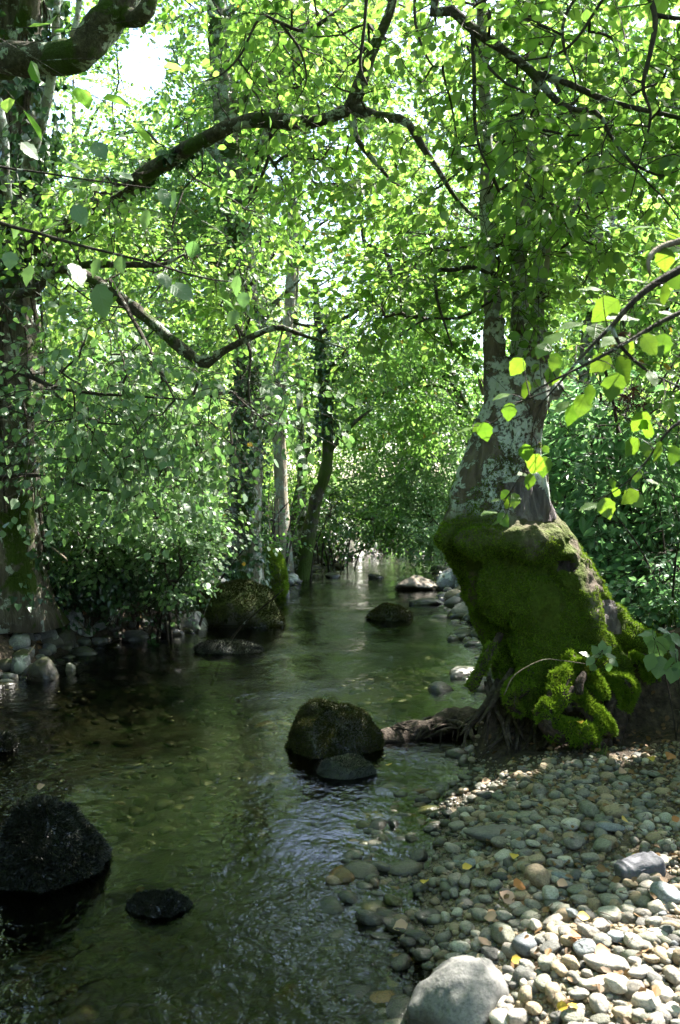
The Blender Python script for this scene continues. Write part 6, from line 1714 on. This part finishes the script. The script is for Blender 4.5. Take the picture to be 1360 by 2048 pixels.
# fallen leaves
FL = [(1160, 1445, 16, 'y', 'yellow fallen leaf lying on the mossy front root'), (1303, 1517, 18, 'y', 'yellow fallen leaf on the bare soil right of the roots'), (1340, 1511, 24, 'o', 'orange sunlit fallen leaf on the soil at the right edge'), (1245, 1542, 18, 't', 'pinkish fallen leaf on the soil below the roots'),
      (1247, 1520, 14, 't', 'pale pink fallen leaf leaning on the greenish stone by the roots'), (1250, 1637, 18, 'y', 'small yellow leaf on the soil below the bare ground'), (935, 1736, 20, 'y', 'greenish yellow leaf in the shaded gravel near the wet edge'), (1028, 1712, 20, 'y', 'narrow yellow leaf standing between shaded pebbles'), (1040, 1768, 30, 'o', 'orange leaf beside the round tan pebble'),
      (1012, 1802, 30, 't', 'pink leaf in the middle of the shaded gravel'), (980, 1828, 26, 't', 'pinkish torn leaf left of the pink one in the gravel'), (1168, 1832, 22, 'y', 'yellow leaf on edge in the gravel before the sunlit patch'), (1204, 1905, 34, 'o', 'brown curled leaf beside the dark pebbles in half sun'), (1150, 1872, 26, 'o', 'brown leaf over a dark pebble near the broken twig'),
      (1034, 1922, 20, 'y', 'yellow leaf at the top edge of the big half-buried boulder'), (800, 1848, 28, 't', 'pale leaf lying on the long dark stone at the wet edge'), (850, 1763, 20, 'y', 'yellow green leaf at the water edge halfway down the gravel'), (1125, 1766, 20, 't', 'pinkish leaf left of the sunlit patch'), (1255, 1744, 26, 'o', 'orange brown leaf at the top of the sunlit patch'),
      (1122, 2010, 24, 'y', 'pale green leaf on the sunlit pebbles at the bottom'), (1145, 2014, 22, 'y', 'second pale green leaf beside the other at the bottom'), (970, 1882, 30, 't', 'pale curled leaf right of the wet dark stones'), (778, 1529, 14, 'y', 'small yellow leaf floating by the root mat'), (973, 1565, 16, 't', 'pink leaf on the dark wet stones below the roots'),
      (1352, 1640, 16, 'o', 'rust coloured leaf on the soil at the right edge')]
LM = {'y': L_YELLOW, 'o': L_ORANGE, 't': L_TAN}
for i_, (px, py, ln, mk, lab) in enumerate(FL):
    g0 = ground_at(px, py, .15)
    for _ in range(6):
        zz = max(bar_z(g0[0], g0[1]), .004); g0 = ground_at(px, py, zz + .035)
    if i_ == 0: g0 = at(px, py, 4.40)
    l_ = ln / F * g0[1] * 1.15
    r_ = np.random.default_rng(940 + i_)
    vv, ff, uu = fine_leaf(6, .04, .42, r_.uniform(-.1, .3), r_.uniform(.1, .45))
    a_ = r_.uniform(0, 6.28)
    m_ = MB(); inst(m_, vv, ff, np.zeros((1, 3)), np.array([[math.cos(a_), math.sin(a_), r_.normal(0, .2)]]), np.array([[r_.normal(0, .3), -.55, .9]]), np.array([l_]), 0)
    o = m_.build('fallen_leaf', LM[mk], smooth=True); o.location = tuple(g0 - np.array([math.cos(a_), math.sin(a_), 0]) * l_ * .5)
    tag(o, lab, 'leaf', 'fallen leaves by the stream')
# leaf and stalk lying on the low black stone
bs = at(268, 1772, 3.55)
W = spath(np.array([np.append(at(202, 1785, 3.5), .0022), np.append(at(240, 1775, 3.52), .002), np.append(at(290, 1766, 3.6), .002), np.append(at(340, 1780, 3.6), .001)]), 16)
m_ = MB(); add_tube(m_, W[:, :3], W[:, 3], 5); tag(m_.build('grass_stalk', L_GRASS), 'bent greenish stalk lying over the low black shaggy stone', 'stalk')
vv, ff, uu = fine_leaf(6, .04, .4, .2, .3)
for px, py, Yq, lab, mt in [(272, 1783, 3.48, 'reddish leaf stuck on the low black shaggy stone', L_ORANGE), (2, 1668, 3.75, 'yellow leaf at the left edge on the black shaggy boulder', L_YELLOW), (74, 1576, 4.0, 'pale leaf on top of the black shaggy boulder', L_TAN), (120, 1616, 3.85, 'tiny pink leaf on the right shoulder of the black shaggy boulder', L_TAN), (133, 1700, 3.7, 'orange leaf caught on the side of the black shaggy boulder', L_ORANGE)]:
    c = at(px, py, Yq); m_ = MB()
    inst(m_, vv, ff, np.zeros((1, 3)), np.array([[.8, 0, .4]]), np.array([[.1, -.7, .6]]), np.array([.035]))
    o = m_.build('fallen_leaf', mt); o.location = tuple(c); tag(o, lab, 'leaf', 'fallen leaves by the stream')
# sticks
def stick(label, pts, seed, mat=B_DEADTWIG):
    W = spath(np.array([np.append(at(*q[:3]), q[3]) for q in pts]), 20)
    m__ = MB(); add_tube(m__, W[:, :3], W[:, 3], 6, bump=.15, freq=20, seed=seed)
    tag(m__.build('stick', mat), label, 'stick', 'dead sticks on the banks')
stick('bleached stick leaning on the left bank boulders', [(106, 1188, 9.0, .012), (125, 1212, 8.9, .011), (150, 1235, 8.7, .010), (172, 1262, 8.6, .006)], 1)
stick('thin grey stick slanting down the rocks at the left edge', [(30, 1342, 7.4, .008), (55, 1310, 7.5, .008), (70, 1290, 7.7, .005)], 2)
stick('pale reddish twig sticking out of the bank at the left', [(84, 1082, 8.0, .008), (110, 1100, 7.9, .009), (132, 1118, 7.8, .011), (134, 1124, 7.8, .004)], 3)
stick('pale dead branch reaching down to the white stones at the bend', [(752, 1060, 19, .03), (745, 1085, 18.8, .035), (725, 1098, 18.5, .03), (700, 1110, 18.2, .012)], 4)
stick('curved pale twig standing in the shallows at the bend', [(660, 1122, 18, .012), (662, 1108, 18, .012), (670, 1100, 18, .006)], 5)
stick('broken forked twig lying across the dark pebbles', [(1085, 1850, 2.95, .004), (1100, 1868, 2.9, .005), (1120, 1880, 2.88, .003)], 6, B_ROOT)
